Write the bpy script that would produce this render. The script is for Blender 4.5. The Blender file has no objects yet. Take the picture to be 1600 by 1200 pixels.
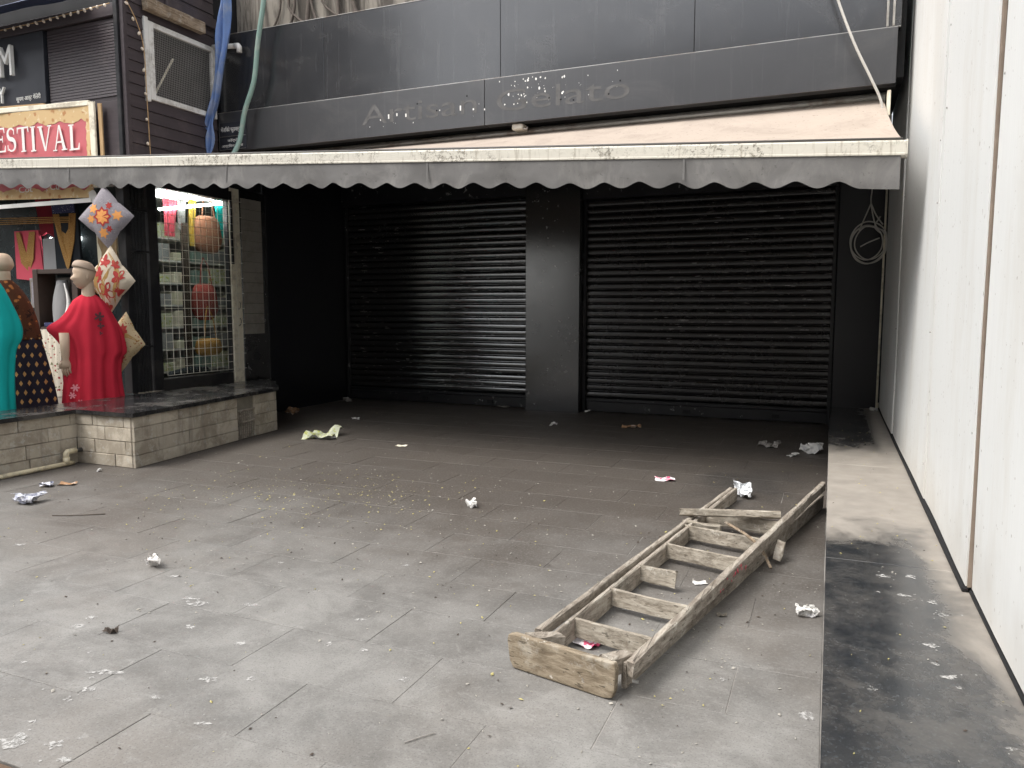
import bpy, bmesh, math, random
from mathutils import Vector, Matrix, noise as mnoise
R = math.radians
random.seed(7)
S = bpy.context.scene
COL = S.collection

# ------------------------------------------------------------------ camera, sky, sun, exposure
cam_d = bpy.data.cameras.new('camera')
cam = bpy.data.objects.new('camera', cam_d)
COL.objects.link(cam)
cam.location = (0, 0, 1.5)
cam.rotation_euler = (R(90 - 5.6435), 0, R(22.795))
cam_d.sensor_width = 36.0
cam_d.lens = 26.64
cam_d.clip_start = 0.05
cam_d.clip_end = 600
S.camera = cam
SUN_EL, SUN_AZ = 57, 222        # azimuth of the sun, clockwise from +Y
W = bpy.data.worlds.new('World')
S.world = W
W.use_nodes = True
wn = W.node_tree
sky = wn.nodes.new('ShaderNodeTexSky')
sky.sky_type = 'NISHITA'
sky.sun_disc = False
sky.sun_elevation = R(SUN_EL)
sky.sun_rotation = R(SUN_AZ)
sky.dust_density = 3.0
sky.air_density = 1.0
hs = wn.nodes.new('ShaderNodeHueSaturation')       # an overcast, whitish sky
hs.inputs['Saturation'].default_value = 0.22
wn.links.new(sky.outputs[0], hs.inputs['Color'])
bg = wn.nodes['Background']
bg.inputs[1].default_value = 0.15
wn.links.new(hs.outputs[0], bg.inputs[0])
sd = bpy.data.lights.new('sun', 'SUN')
sd.energy = 1.0
sd.angle = R(28)
sd.color = (1.0, 0.955, 0.89)
sun = bpy.data.objects.new('sun', sd)
COL.objects.link(sun)
a, e = R(SUN_AZ), R(SUN_EL)
sdir = Vector((math.sin(a) * math.cos(e), math.cos(a) * math.cos(e), math.sin(e)))
sun.rotation_euler = (-sdir).to_track_quat('-Z', 'Y').to_euler()
S.view_settings.view_transform = 'Standard'
S.view_settings.look = 'None'
S.view_settings.exposure = 1.3
S.view_settings.gamma = 1.0
S.view_settings.use_curve_mapping = False
S.cycles.use_denoising = True
S.cycles.max_bounces = 8
S.cycles.diffuse_bounces = 3
S.cycles.glossy_bounces = 3
S.cycles.adaptive_threshold = 0.02
S.cycles.sample_clamp_indirect = 6

# ------------------------------------------------------------------ node helpers
class G:
    def __init__(s, name):
        s.m = bpy.data.materials.new(name)
        s.m.use_nodes = True
        s.t = s.m.node_tree
        s.b = s.t.nodes['Principled BSDF']
        s._pos = None
    def n(s, ty, **kw):
        nd = s.t.nodes.new('ShaderNode' + ty)
        for k, v in kw.items():
            setattr(nd, k, v)
        return nd
    def put(s, sock, v):
        if isinstance(v, bpy.types.NodeSocket):
            s.t.links.new(v, sock)
        elif isinstance(v, (tuple, list)) and len(v) == 3 and sock.type == 'RGBA':
            sock.default_value = (*v, 1)
        else:
            sock.default_value = v
    @property
    def pos(s):
        if s._pos is None:
            s._pos = s.n('NewGeometry').outputs['Position']
        return s._pos
    def obj(s):
        return s.n('TexCoord').outputs['Object']
    def sc(s, vec, k):
        m = s.n('VectorMath', operation='MULTIPLY')
        s.put(m.inputs[0], vec)
        m.inputs[1].default_value = k
        return m.outputs[0]
    def xyz(s, vec):
        m = s.n('SeparateXYZ')
        s.put(m.inputs[0], vec)
        return m.outputs
    def math(s, op, a, b=0.0, clamp=False):
        m = s.n('Math', operation=op)
        m.use_clamp = clamp
        s.put(m.inputs[0], a)
        s.put(m.inputs[1], b)
        return m.outputs[0]
    def noise(s, scale, detail=4, vec=None, rough=0.55, dist=0.0):
        m = s.n('TexNoise')
        s.put(m.inputs['Vector'], vec if vec is not None else s.pos)
        m.inputs['Scale'].default_value = scale
        m.inputs['Detail'].default_value = detail
        m.inputs['Roughness'].default_value = rough
        m.inputs['Distortion'].default_value = dist
        return m.outputs[0]
    def voro(s, scale, vec=None, out=0, rnd=1.0):
        m = s.n('TexVoronoi')
        s.put(m.inputs['Vector'], vec if vec is not None else s.pos)
        m.inputs['Scale'].default_value = scale
        m.inputs['Randomness'].default_value = rnd
        return m.outputs[out]
    def step(s, v, lo, hi):
        m = s.n('MapRange', interpolation_type='SMOOTHSTEP')
        s.put(m.inputs[0], v)
        m.inputs[1].default_value = lo
        m.inputs[2].default_value = hi
        return m.outputs[0]
    def mix(s, f, a, b, mode='MIX'):
        m = s.n('Mix', data_type='RGBA', blend_type=mode)
        s.put(m.inputs[0], f)
        s.put(m.inputs[6], a)
        s.put(m.inputs[7], b)
        return m.outputs[2]
    def bump(s, h, strength=0.3, dist=0.01):
        m = s.n('Bump')
        m.inputs['Strength'].default_value = strength
        m.inputs['Distance'].default_value = dist
        s.put(m.inputs['Height'], h)
        s.t.links.new(m.outputs[0], s.b.inputs['Normal'])
    def done(s, col=None, rough=None, metal=None, spec=None):
        if col is not None: s.put(s.b.inputs['Base Color'], col)
        if rough is not None: s.put(s.b.inputs['Roughness'], rough)
        if metal is not None: s.put(s.b.inputs['Metallic'], metal)
        if spec is not None: s.put(s.b.inputs['Specular IOR Level'], spec)
        return s.m

def scl(c, k):
    return tuple(min(1, x * k) for x in c)

def plain(name, col, rough=0.6, var=0.25, scale=6, bump=0.0, bscale=60, metal=0.0, dirt=None, damt=0.5, dscale=2.5, spec=0.5):
    g = G(name)
    c = g.mix(g.noise(scale, 5), scl(col, 1 - var), scl(col, 1 + var))
    if dirt:
        c = g.mix(g.math('MULTIPLY', g.step(g.noise(dscale, 6, rough=0.7), 0.46, 0.62), damt), c, dirt)
    r = g.math('ADD', g.math('MULTIPLY', g.noise(scale * 2.3, 3), 0.2), rough - 0.1)
    if bump:
        g.bump(g.noise(bscale, 4), bump, 0.004)
    return g.done(c, r, metal, spec)

# ------------------------------------------------------------------ materials
def m_tile():
    g = G('stone_tile')
    oi = g.n('ObjectInfo').outputs['Random']
    big = g.noise(0.5, 5, rough=0.6)
    mid = g.noise(2.6, 7, rough=0.72, dist=0.4)
    fine = g.noise(60, 4, rough=0.7)
    c = g.mix(g.step(mid, 0.3, 0.7), (0.148, 0.143, 0.134), (0.245, 0.238, 0.224))
    c = g.mix(g.math('MULTIPLY', g.step(big, 0.45, 0.65), 0.38), c, (0.165, 0.138, 0.112))          # brown grime
    dark = g.step(g.noise(1.5, 7, rough=0.75, dist=0.8), 0.52, 0.68)
    c = g.mix(g.math('MULTIPLY', dark, 0.42), c, (0.098, 0.093, 0.086))
    st = g.noise(2.2, 7, vec=g.sc(g.pos, (0.8, 1.9, 1)), rough=0.78, dist=1.4)
    c = g.mix(g.math('MULTIPLY', g.step(st, 0.53, 0.68), 0.36), c, (0.30, 0.292, 0.276))            # dusty scuffs
    sc2 = g.noise(7.0, 6, vec=g.sc(g.pos, (1, 1, 1)), rough=0.75, dist=0.6)
    c = g.mix(g.math('MULTIPLY', g.step(sc2, 0.60, 0.68), 0.30), c, (0.38, 0.37, 0.35))             # dried spills
    # brown grime towards the doors, with shade under the awning painted in
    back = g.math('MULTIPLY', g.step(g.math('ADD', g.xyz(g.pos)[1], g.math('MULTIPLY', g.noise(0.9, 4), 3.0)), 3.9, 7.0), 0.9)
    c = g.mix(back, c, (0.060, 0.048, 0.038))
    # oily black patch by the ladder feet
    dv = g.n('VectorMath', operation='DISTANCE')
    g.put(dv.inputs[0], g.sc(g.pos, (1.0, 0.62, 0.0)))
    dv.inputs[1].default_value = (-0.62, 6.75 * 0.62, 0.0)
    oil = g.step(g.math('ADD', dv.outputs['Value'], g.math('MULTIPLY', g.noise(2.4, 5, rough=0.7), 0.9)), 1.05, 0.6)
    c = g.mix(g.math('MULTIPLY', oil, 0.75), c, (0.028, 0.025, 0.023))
    c = g.mix(g.math('MULTIPLY', g.step(fine, 0.5, 0.66), 0.30), c, (0.29, 0.285, 0.275))
    c = g.mix(g.math('MULTIPLY', g.step(g.noise(130, 3), 0.54, 0.66), 0.4), c, (0.060, 0.058, 0.056))
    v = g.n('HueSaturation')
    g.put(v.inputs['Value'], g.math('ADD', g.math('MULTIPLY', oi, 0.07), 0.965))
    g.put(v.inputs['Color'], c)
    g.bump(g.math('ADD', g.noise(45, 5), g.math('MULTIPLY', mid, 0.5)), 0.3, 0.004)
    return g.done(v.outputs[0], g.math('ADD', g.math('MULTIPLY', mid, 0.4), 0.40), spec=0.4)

def m_black(name, col=(0.012, 0.012, 0.014), rough=0.3, chips=0.0, streak=False, spec=0.5, dust=0.0, coat=0.0):
    g = G(name)
    g.b.inputs['Coat Weight'].default_value = coat
    g.b.inputs['Coat Roughness'].default_value = 0.16
    g.b.inputs['Coat IOR'].default_value = 1.7
    c = g.mix(g.noise(2.5, 5), scl(col, 0.75), scl(col, 1.3))
    if dust:
        d = g.step(g.noise(1.6, 6, rough=0.7, dist=0.5), 0.42, 0.75)
        c = g.mix(g.math('MULTIPLY', d, dust), c, (0.14, 0.125, 0.11))
    if chips:
        v = g.sc(g.pos, (5.0, 5.0, 60.0)) if streak else g.pos
        k = g.step(g.noise(1.0 if streak else 14, 4, vec=v, rough=0.6), 0.66 - chips * 0.05, 0.67)
        k2 = g.step(g.noise(0.8, 2), 0.38, 0.6)
        c = g.mix(g.math('MULTIPLY', g.math('MULTIPLY', k, k2), 0.55), c, (0.55, 0.54, 0.52))
    r = g.math('ADD', g.math('MULTIPLY', g.noise(2.0, 6, rough=0.7), 0.3), rough - 0.15)
    return g.done(c, r, spec=spec)

def m_fascia(name, rough, col):
    g = G(name)
    c = g.mix(g.noise(1.6, 5, rough=0.7), scl(col, 0.8), scl(col, 1.25))
    sm = g.step(g.noise(1.1, 6, vec=g.sc(g.pos, (1, 1, 1.6)), rough=0.75, dist=0.8), 0.45, 0.7)
    c = g.mix(g.math('MULTIPLY', sm, 0.16), c, (0.125, 0.12, 0.115))                                 # dust film
    run = g.step(g.noise(1.0, 5, vec=g.sc(g.pos, (22, 1, 0.8)), rough=0.7), 0.54, 0.68)
    c = g.mix(g.math('MULTIPLY', run, 0.08), c, (0.2, 0.195, 0.19))
    r = g.math('ADD', g.math('MULTIPLY', g.noise(1.4, 6, rough=0.7), 0.14), rough)
    g.bump(g.noise(1.1, 2), 0.08, 0.03)
    return g.done(c, r, spec=1.0)

def m_hoarding():
    g = G('white_painted_board')
    st = g.noise(1.0, 6, vec=g.sc(g.pos, (1, 42, 0.9)), rough=0.65)
    c = g.mix(st, (0.74, 0.745, 0.725), (0.82, 0.825, 0.805))
    g2 = g.step(g.noise(0.7, 6, vec=g.sc(g.pos, (1, 2.2, 0.7)), rough=0.7), 0.46, 0.64)
    c = g.mix(g.math('MULTIPLY', g2, 0.40), c, (0.66, 0.635, 0.58))
    sp = g.step(g.noise(30, 3), 0.68, 0.71)
    c = g.mix(g.math('MULTIPLY', sp, 0.6), c, (0.35, 0.31, 0.27))
    # splash-back dirt just above the ledge
    zz = g.xyz(g.pos)[2]
    lo = g.step(g.math('ADD', zz, g.math('MULTIPLY', g.noise(4, 5), 0.5)), 0.95, 0.45)
    c = g.mix(g.math('MULTIPLY', lo, 0.4), c, (0.5, 0.46, 0.4))
    g.bump(st, 0.12, 0.004)
    return g.done(c, 0.55, spec=0.35)

def m_granite():
    g = G('black_granite')
    base = g.mix(g.step(g.noise(90, 3), 0.5, 0.75), (0.012, 0.015, 0.019), (0.036, 0.043, 0.050))
    x, y, z = g.xyz(g.pos)
    nz = g.math('SUBTRACT', g.noise(1.7, 7, rough=0.68, dist=0.7), 0.5)
    yy = g.math('ADD', y, g.math('MULTIPLY', nz, 2.4))
    band = g.math('MULTIPLY', g.step(yy, 4.0, 5.0), g.step(yy, 8.0, 7.0))
    xx = g.math('ADD', g.math('ADD', x, g.math('MULTIPLY', nz, 0.55)), g.math('MULTIPLY', g.math('SUBTRACT', g.math('MINIMUM', y, 4.6), 3.0), 0.06))
    side = g.step(xx, 0.43, 0.66)
    far = g.math('MULTIPLY', g.step(x, 0.35, 0.5), g.step(yy, 7.0, 7.5))
    m = g.math('MAXIMUM', g.math('MAXIMUM', band, side), far)
    m = g.math('MULTIPLY', m, g.math('ADD', g.math('MULTIPLY', g.noise(5, 6, rough=0.7), 0.55), 0.55), clamp=True)
    film = g.math('ADD', g.math('MULTIPLY', g.step(g.noise(3.5, 6, rough=0.75), 0.35, 0.7), 0.17), 0.025)
    m = g.math('MAXIMUM', m, film)
    c = g.mix(m, base, g.mix(g.noise(9, 5), (0.27, 0.24, 0.205), (0.40, 0.365, 0.32)))
    return g.done(c, g.math('ADD', g.math('MULTIPLY', m, 0.6), 0.12), spec=0.6)

def m_slab():
    g = G('plinth_granite')
    base = g.mix(g.step(g.noise(80, 3), 0.5, 0.75), (0.018, 0.018, 0.019), (0.05, 0.05, 0.05))
    d = g.step(g.noise(2.6, 6, rough=0.7), 0.42, 0.72)
    c = g.mix(g.math('MULTIPLY', d, 0.35), base, (0.2, 0.18, 0.16))
    return g.done(c, g.math('ADD', g.math('MULTIPLY', d, 0.3), 0.14))

def m_brick():
    g = G('limewashed_block')
    oi = g.n('ObjectInfo').outputs['Random']
    c = g.mix(g.noise(7, 6, rough=0.7), (0.38, 0.335, 0.265), (0.58, 0.52, 0.425))
    c = g.mix(g.math('MULTIPLY', g.step(g.noise(3.0, 6, rough=0.75, dist=0.5), 0.44, 0.62), 0.6), c, (0.25, 0.21, 0.16))
    c = g.mix(g.math('MULTIPLY', g.step(g.noise(11, 6, rough=0.75), 0.54, 0.62), 0.5), c, (0.55, 0.53, 0.48))
    run = g.step(g.noise(1.0, 4, vec=g.sc(g.pos, (14, 14, 1.2)), rough=0.6), 0.54, 0.7)
    c = g.mix(g.math('MULTIPLY', run, 0.4), c, (0.17, 0.15, 0.125))
    v = g.n('HueSaturation')
    g.put(v.inputs['Value'], g.math('ADD', g.math('MULTIPLY', oi, 0.2), 0.88))
    g.put(v.inputs['Color'], c)
    g.bump(g.noise(55, 6, rough=0.7), 0.6, 0.006)
    return g.done(v.outputs[0], 0.9, spec=0.2)

def m_wood(name, dark, light, axis=(1, 0.12, 1), spots=0.5):
    g = G(name)
    p = g.obj()
    gr = g.noise(1.0, 6, vec=g.sc(p, tuple(48 * k for k in axis)), rough=0.7, dist=0.5)
    c = g.mix(g.step(gr, 0.3, 0.7), dark, light)
    c = g.mix(g.math('MULTIPLY', g.step(g.noise(3.5, 6, rough=0.75), 0.46, 0.66), 0.6), c, scl(dark, 0.55))
    c = g.mix(g.math('MULTIPLY', g.step(g.noise(6, 6, rough=0.75), 0.52, 0.64), 0.5), c, (0.46, 0.43, 0.37))
    c = g.mix(g.math('MULTIPLY', g.step(g.noise(11, 6, rough=0.75), 0.61, 0.65), spots), c, (0.66, 0.63, 0.56))
    c = g.mix(g.math('MULTIPLY', g.step(g.noise(22, 5, rough=0.7), 0.64, 0.69), 0.7), c, (0.05, 0.04, 0.035))
    crack = g.step(g.noise(1.0, 3, vec=g.sc(p, tuple(90 * k * k for k in axis)), rough=0.6), 0.62, 0.66)
    c = g.mix(g.math('MULTIPLY', crack, 0.7), c, scl(dark, 0.3))
    g.bump(g.math('ADD', gr, g.math('MULTIPLY', g.noise(20, 5), 0.6)), 0.7, 0.006)
    return g.done(c, 0.82, spec=0.25)

def m_canvas(name, col, dirt, edge_dirt=0.0):
    g = G(name)
    c = g.mix(g.noise(2.2, 5, rough=0.65), scl(col, 0.88), scl(col, 1.06))
    c = g.mix(g.math('MULTIPLY', g.step(g.noise(1.5, 6, vec=g.sc(g.pos, (1.6, 1, 1)), rough=0.75, dist=0.6), 0.45, 0.66), 0.5), c, dirt)
    sp = g.step(g.noise(24, 4, rough=0.7), 0.63, 0.66)
    c = g.mix(g.math('MULTIPLY', sp, 0.65), c, scl(dirt, 0.4))
    g.bump(g.noise(5, 4), 0.25, 0.02)
    return g.done(c, 0.85, spec=0.2)

def m_bar():
    g = G('awning_rail_paint')
    c = g.mix(g.noise(1.0, 5, vec=g.sc(g.pos, (3, 3, 12)), rough=0.6), (0.52, 0.49, 0.42), (0.63, 0.60, 0.52))
    mould = g.math('MULTIPLY', g.step(g.noise(34, 6, rough=0.75), 0.50, 0.58), g.step(g.noise(1.5, 4, rough=0.7), 0.42, 0.58))
    c = g.mix(g.math('MULTIPLY', mould, 0.8), c, (0.10, 0.085, 0.06))
    drip = g.step(g.noise(1.0, 5, vec=g.sc(g.pos, (34, 1, 3)), rough=0.7), 0.54, 0.66)
    c = g.mix(g.math('MULTIPLY', drip, 0.5), c, (0.27, 0.23, 0.17))
    return g.done(c, 0.5)

def m_siding():
    g = G('purple_brown_siding')
    c = g.mix(g.noise(1.0, 6, vec=g.sc(g.pos, (2, 2, 30)), rough=0.6), (0.035, 0.027, 0.030), (0.075, 0.058, 0.062))
    c = g.mix(g.math('MULTIPLY', g.step(g.noise(3.2, 6, rough=0.7), 0.52, 0.72), 0.4), c, (0.14, 0.11, 0.105))
    return g.done(c, 0.5)

def m_concrete(name, a_, b_, dirt):
    g = G(name)
    c = g.mix(g.noise(2.0, 6, rough=0.7), a_, b_)
    run = g.step(g.noise(1.0, 6, vec=g.sc(g.pos, (5, 5, 0.6)), rough=0.7, dist=0.5), 0.42, 0.58)
    c = g.mix(g.math('MULTIPLY', run, 0.85), c, dirt)
    g.bump(g.noise(25, 6, rough=0.7), 0.5, 0.01)
    return g.done(c, 0.9, spec=0.2)

def m_print(name, ground, ink, scale, lo, hi, second=None, objspace=True):
    """small printed or woven motif"""
    g = G(name)
    p = g.obj() if objspace else g.pos
    v = g.voro(scale, p)
    c = g.mix(g.step(g.math('ADD', v, g.math('MULTIPLY', g.noise(scale * 3, 3, vec=p), 0.35)), hi, lo), ground, ink)
    if second:
        c = g.mix(g.step(g.noise(scale * 1.3, 4, vec=p, rough=0.6), 0.58, 0.63), c, second)
    g.bump(g.noise(220, 2, vec=p), 0.15, 0.002)
    return g.done(c, 0.85, spec=0.15)

def m_motif_dress():
    g = G('navy_gold_motif_cloth')
    p = g.obj()
    x, y, z = g.xyz(p)
    u = g.math('MULTIPLY', g.math('ADD', g.math('MULTIPLY', x, 0.62), g.math('MULTIPLY', y, 0.78)), 14.0)
    w = g.math('MULTIPLY', z, 10.5)
    row = g.math('FLOOR', w)
    u2 = g.math('ADD', u, g.math('MULTIPLY', row, 0.5))
    du = g.math('ABSOLUTE', g.math('SUBTRACT', g.math('FRACT', u2), 0.5))
    dw = g.math('ABSOLUTE', g.math('SUBTRACT', g.math('FRACT', w), 0.5))
    d = g.math('ADD', g.math('MULTIPLY', du, 1.4), dw)
    ring = g.math('ADD', d, g.math('MULTIPLY', g.noise(60, 2, vec=p), 0.15))
    c = g.mix(g.step(ring, 0.42, 0.36), (0.022, 0.018, 0.028), (0.50, 0.27, 0.10))
    return g.done(c, 0.85, spec=0.15)

def m_cloth(name, col, rough=0.85, sheen=True):
    g = G(name)
    c = g.mix(g.noise(4, 4), scl(col, 0.85), scl(col, 1.12))
    g.bump(g.noise(300, 2), 0.1, 0.002)
    return g.done(c, rough, spec=0.15)

def m_glass(name, alpha=0.28, tint=(0.88, 0.92, 0.91)):
    g = G(name)
    tr = g.n('BsdfTransparent')
    tr.inputs[0].default_value = (*tint, 1)
    gl = g.n('BsdfGlossy')
    gl.inputs['Roughness'].default_value = 0.03
    lw = g.n('LayerWeight')
    lw.inputs[0].default_value = 0.5
    f_ = g.math('ADD', g.math('MULTIPLY', g.math('POWER', lw.outputs['Facing'], 4.0), 0.8), 0.06)
    mx = g.n('MixShader')
    g.t.links.new(f_, mx.inputs[0])
    g.t.links.new(tr.outputs[0], mx.inputs[1])
    g.t.links.new(gl.outputs[0], mx.inputs[2])
    g.t.links.new(mx.outputs[0], g.t.nodes['Material Output'].inputs[0])
    return g.m

def m_emit(name, col, st):
    g = G(name)
    g.b.inputs['Emission Color'].default_value = (*col, 1)
    g.b.inputs['Emission Strength'].default_value = st
    return g.done((0.8, 0.8, 0.8), 0.5)

def m_paper(name, col, ink, amt):
    g = G(name)
    p = g.obj()
    c = g.mix(g.noise(14, 3, vec=p), scl(col, 0.86), scl(col, 1.05))
    c = g.mix(g.math('MULTIPLY', g.step(g.noise(22, 3, vec=p), 0.55, 0.6), amt), c, ink)
    return g.done(c, 0.75, spec=0.2)

M = {}
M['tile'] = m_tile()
M['grout'] = plain('grout', (0.27, 0.255, 0.235), 0.9, 0.35, 3, dirt=(0.07, 0.065, 0.06), damt=0.9, dscale=0.9)
M['asphalt'] = plain('asphalt', (0.075, 0.074, 0.072), 0.9, 0.3, 3, 0.5, 90)
M['rust_trim'] = plain('brown_step_trim', (0.10, 0.062, 0.035), 0.7, 0.35, 9, 0.3, 40)
M['slat'] = m_black('shutter_slat_paint', (0.006, 0.006, 0.007), 0.22, 0.42, True, 1.0, 0.015, 1.0)
M['slat_old'] = m_black('dusty_shutter_paint', (0.007, 0.006, 0.007), 0.26, 0.42, True, 0.7, 0.03, 0.25)
M['rail'] = m_black('shutter_rail_paint', (0.009, 0.009, 0.011), 0.4, 0.4, False, 0.5, 0.08)
M['pillar'] = m_black('pillar_cladding', (0.007, 0.007, 0.008), 0.24, 0.1, False, 1.0, 0.03, 0.5)
M['recess'] = m_black('recess_paint', (0.006, 0.006, 0.009), 0.36, 0.0, False, 0.5, 0.015)
M['dark'] = m_black('dark_void', (0.006, 0.006, 0.007), 0.8)
M['fascia'] = m_fascia('fascia_panel', 0.26, (0.026, 0.026, 0.029))
M['fascia_hi'] = m_fascia('upper_panel', 0.13, (0.017, 0.018, 0.021))
M['ghost'] = plain('ghost_lettering', (0.095, 0.093, 0.092), 0.7, 0.6, 9)
M['hoard'] = m_hoarding()
M['ply'] = plain('plywood_edge', (0.20, 0.155, 0.12), 0.85, 0.35, 14, 0.3, 60)
M['granite'] = m_granite()
M['slab'] = m_slab()
M['brick'] = m_brick()
M['mortar'] = plain('mortar', (0.21, 0.19, 0.155), 0.95, 0.3, 12, 0.4, 50)
M['wood'] = m_wood('ladder_wood', (0.205, 0.172, 0.138), (0.42, 0.378, 0.322))
M['wood_plate'] = m_wood('ladder_plate_wood', (0.17, 0.132, 0.09), (0.33, 0.275, 0.20), (0.12, 1, 1), 0.85)
M['wood_x'] = m_wood('ladder_tread_wood', (0.20, 0.170, 0.132), (0.43, 0.39, 0.325), (0.12, 1, 1), 0.4)
M['wood_beam'] = m_wood('weathered_beam', (0.16, 0.115, 0.075), (0.36, 0.28, 0.20))
M['canvas'] = m_canvas('awning_canvas', (0.42, 0.355, 0.30), (0.30, 0.25, 0.21))
M['valance'] = m_canvas('valance_canvas', (0.155, 0.150, 0.145), (0.25, 0.24, 0.225))
M['bar'] = m_bar()
M['bar_dark'] = plain('rail_gasket', (0.07, 0.065, 0.06), 0.6)
M['steel'] = plain('galvanised_steel', (0.42, 0.41, 0.39), 0.45, 0.2, 12, metal=0.7, dirt=(0.18, 0.12, 0.08), damt=0.6)
M['siding'] = m_siding()
M['sign'] = plain('sign_board', (0.030, 0.032, 0.040), 0.35, 0.3, 2)
M['blackmetal'] = plain('black_metal', (0.014, 0.014, 0.016), 0.38, 0.3, 5, dirt=(0.06, 0.055, 0.05), damt=0.4)
M['white'] = plain('white_paint', (0.72, 0.71, 0.68), 0.5, 0.1, 6, dirt=(0.35, 0.32, 0.28), damt=0.55, dscale=5)
M['letter'] = plain('white_letter', (0.80, 0.79, 0.75), 0.4, 0.05)
M['cream'] = plain('cream_paint', (0.84, 0.78, 0.63), 0.6, 0.12, 5, dirt=(0.3, 0.24, 0.17), damt=0.5, dscale=5)
M['pvc'] = plain('cream_pvc', (0.68, 0.60, 0.42), 0.45, 0.12, 9, dirt=(0.22, 0.18, 0.13), damt=0.8, dscale=7)
M['wire'] = plain('grille_wire', (0.72, 0.69, 0.60), 0.5, 0.2, 9, metal=0.3)
M['mesh'] = plain('window_mesh', (0.36, 0.35, 0.33), 0.6, 0.2)
M['glass'] = m_glass('shop_glass')
M['concrete'] = m_concrete('stained_concrete', (0.18, 0.16, 0.135), (0.34, 0.31, 0.265), (0.06, 0.052, 0.045))
M['root'] = plain('dry_root', (0.11, 0.09, 0.075), 0.9, 0.4, 20)
M['bluetarp'] = plain('blue_tarpaulin', (0.13, 0.22, 0.46), 0.45, 0.3, 7, dirt=(0.32, 0.35, 0.4), damt=0.5, dscale=4)
M['darktarp'] = plain('navy_tarpaulin', (0.03, 0.045, 0.10), 0.55, 0.3, 4)
M['hose'] = plain('green_hose', (0.20, 0.31, 0.27), 0.5, 0.15, 8, dirt=(0.36, 0.38, 0.34), damt=0.5, dscale=5)
M['cable'] = plain('grey_white_cable', (0.58, 0.56, 0.52), 0.5, 0.15, 10)
M['skin'] = plain('mannequin_skin', (0.52, 0.385, 0.275), 0.5, 0.06, 6)
M['cap'] = plain('mannequin_cap', (0.36, 0.27, 0.20), 0.6, 0.1, 10)
M['red'] = m_cloth('crimson_cloth', (0.52, 0.026, 0.048))
M['teal'] = m_cloth('teal_cloth', (0.012, 0.42, 0.40))
M['navy'] = m_motif_dress()
M['rust'] = m_print('rust_floral_yoke', (0.09, 0.032, 0.016), (0.42, 0.15, 0.045), 15, 0.34, 0.5, (0.035, 0.016, 0.012))
M['embro'] = plain('dark_embroidery', (0.07, 0.02, 0.025), 0.8)
M['leafgreen'] = plain('grey_green_thread', (0.17, 0.15, 0.12), 0.8)
M['pinkthread'] = plain('pink_thread', (0.75, 0.28, 0.32), 0.8)
M['pink'] = m_cloth('pink_cloth', (0.55, 0.085, 0.12))
M['maroon'] = m_cloth('maroon_cloth', (0.16, 0.012, 0.022))
M['gold'] = m_print('gold_embroidery', (0.34, 0.19, 0.06), (0.52, 0.35, 0.14), 60, 0.3, 0.45, (0.2, 0.09, 0.03))
M['bluewhite'] = m_print('blue_white_print', (0.05, 0.055, 0.12), (0.55, 0.56, 0.62), 45, 0.25, 0.4)
M['black_cloth'] = m_cloth('charcoal_cloth', (0.02, 0.024, 0.028))
M['tan'] = m_cloth('tan_cloth', (0.30, 0.215, 0.12))
M['creamcard'] = m_cloth('cream_card', (0.72, 0.68, 0.52))
M['greycloth'] = m_cloth('grey_cloth', (0.30, 0.30, 0.30))
M['floral'] = m_print('cream_red_floral_cloth', (0.62, 0.57, 0.47), (0.26, 0.025, 0.03), 16, 0.34, 0.46, (0.12, 0.13, 0.06))
M['cush_grey'] = m_print('grey_paisley', (0.27, 0.25, 0.27), (0.38, 0.36, 0.37), 40, 0.25, 0.5, (0.22, 0.20, 0.23))
M['cush_cream'] = m_print('cream_linen', (0.52, 0.45, 0.35), (0.56, 0.49, 0.39), 30, 0.3, 0.5)
M['cush_tan'] = m_print('tan_paisley', (0.46, 0.36, 0.22), (0.22, 0.04, 0.03), 22, 0.30, 0.42, (0.3, 0.16, 0.05))
M['orange'] = plain('orange_thread', (0.70, 0.30, 0.08), 0.8, 0.2, 30)
M['redthread'] = plain('red_thread', (0.36, 0.03, 0.025), 0.8, 0.25, 30)
M['olive'] = plain('olive_thread', (0.36, 0.22, 0.07), 0.8, 0.2, 30)
M['bannerred'] = plain('red_banner_vinyl', (0.54, 0.12, 0.135), 0.5, 0.15, 2.5)
M['bannergold'] = m_print('gold_leaf_border', (0.66, 0.47, 0.25), (0.48, 0.24, 0.11), 10, 0.32, 0.50, (0.74, 0.60, 0.38), False)
M['cardboard'] = plain('raw_batten', (0.46, 0.30, 0.15), 0.8, 0.2, 10)
M['shelf'] = plain('dark_shelf_wood', (0.045, 0.028, 0.020), 0.55, 0.3, 8)
M['panelteal'] = plain('dark_display_panel', (0.020, 0.028, 0.030), 0.25, 0.4, 4)
M['shopwall'] = plain('shop_inner_wall', (0.28, 0.27, 0.25), 0.8, 0.2, 2)
M['shopfloor'] = plain('shop_floor', (0.16, 0.14, 0.12), 0.5, 0.2, 3)
M['tube'] = m_emit('fluorescent_tube', (0.95, 1.0, 0.98), 26.0)
M['panelglow'] = m_emit('added_glow', (1.0, 0.96, 0.88), 4.5)
M['brownbag'] = m_print('brown_woven_bag', (0.20, 0.085, 0.05), (0.30, 0.15, 0.09), 40, 0.25, 0.45)
M['redbag'] = m_print('dusty_red_bag', (0.30, 0.06, 0.05), (0.42, 0.16, 0.13), 30, 0.25, 0.45)
M['basket'] = m_print('golden_wicker', (0.42, 0.22, 0.06), (0.60, 0.38, 0.13), 60, 0.25, 0.45)
M['mustard'] = m_cloth('mustard_cloth', (0.52, 0.35, 0.06))
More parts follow.
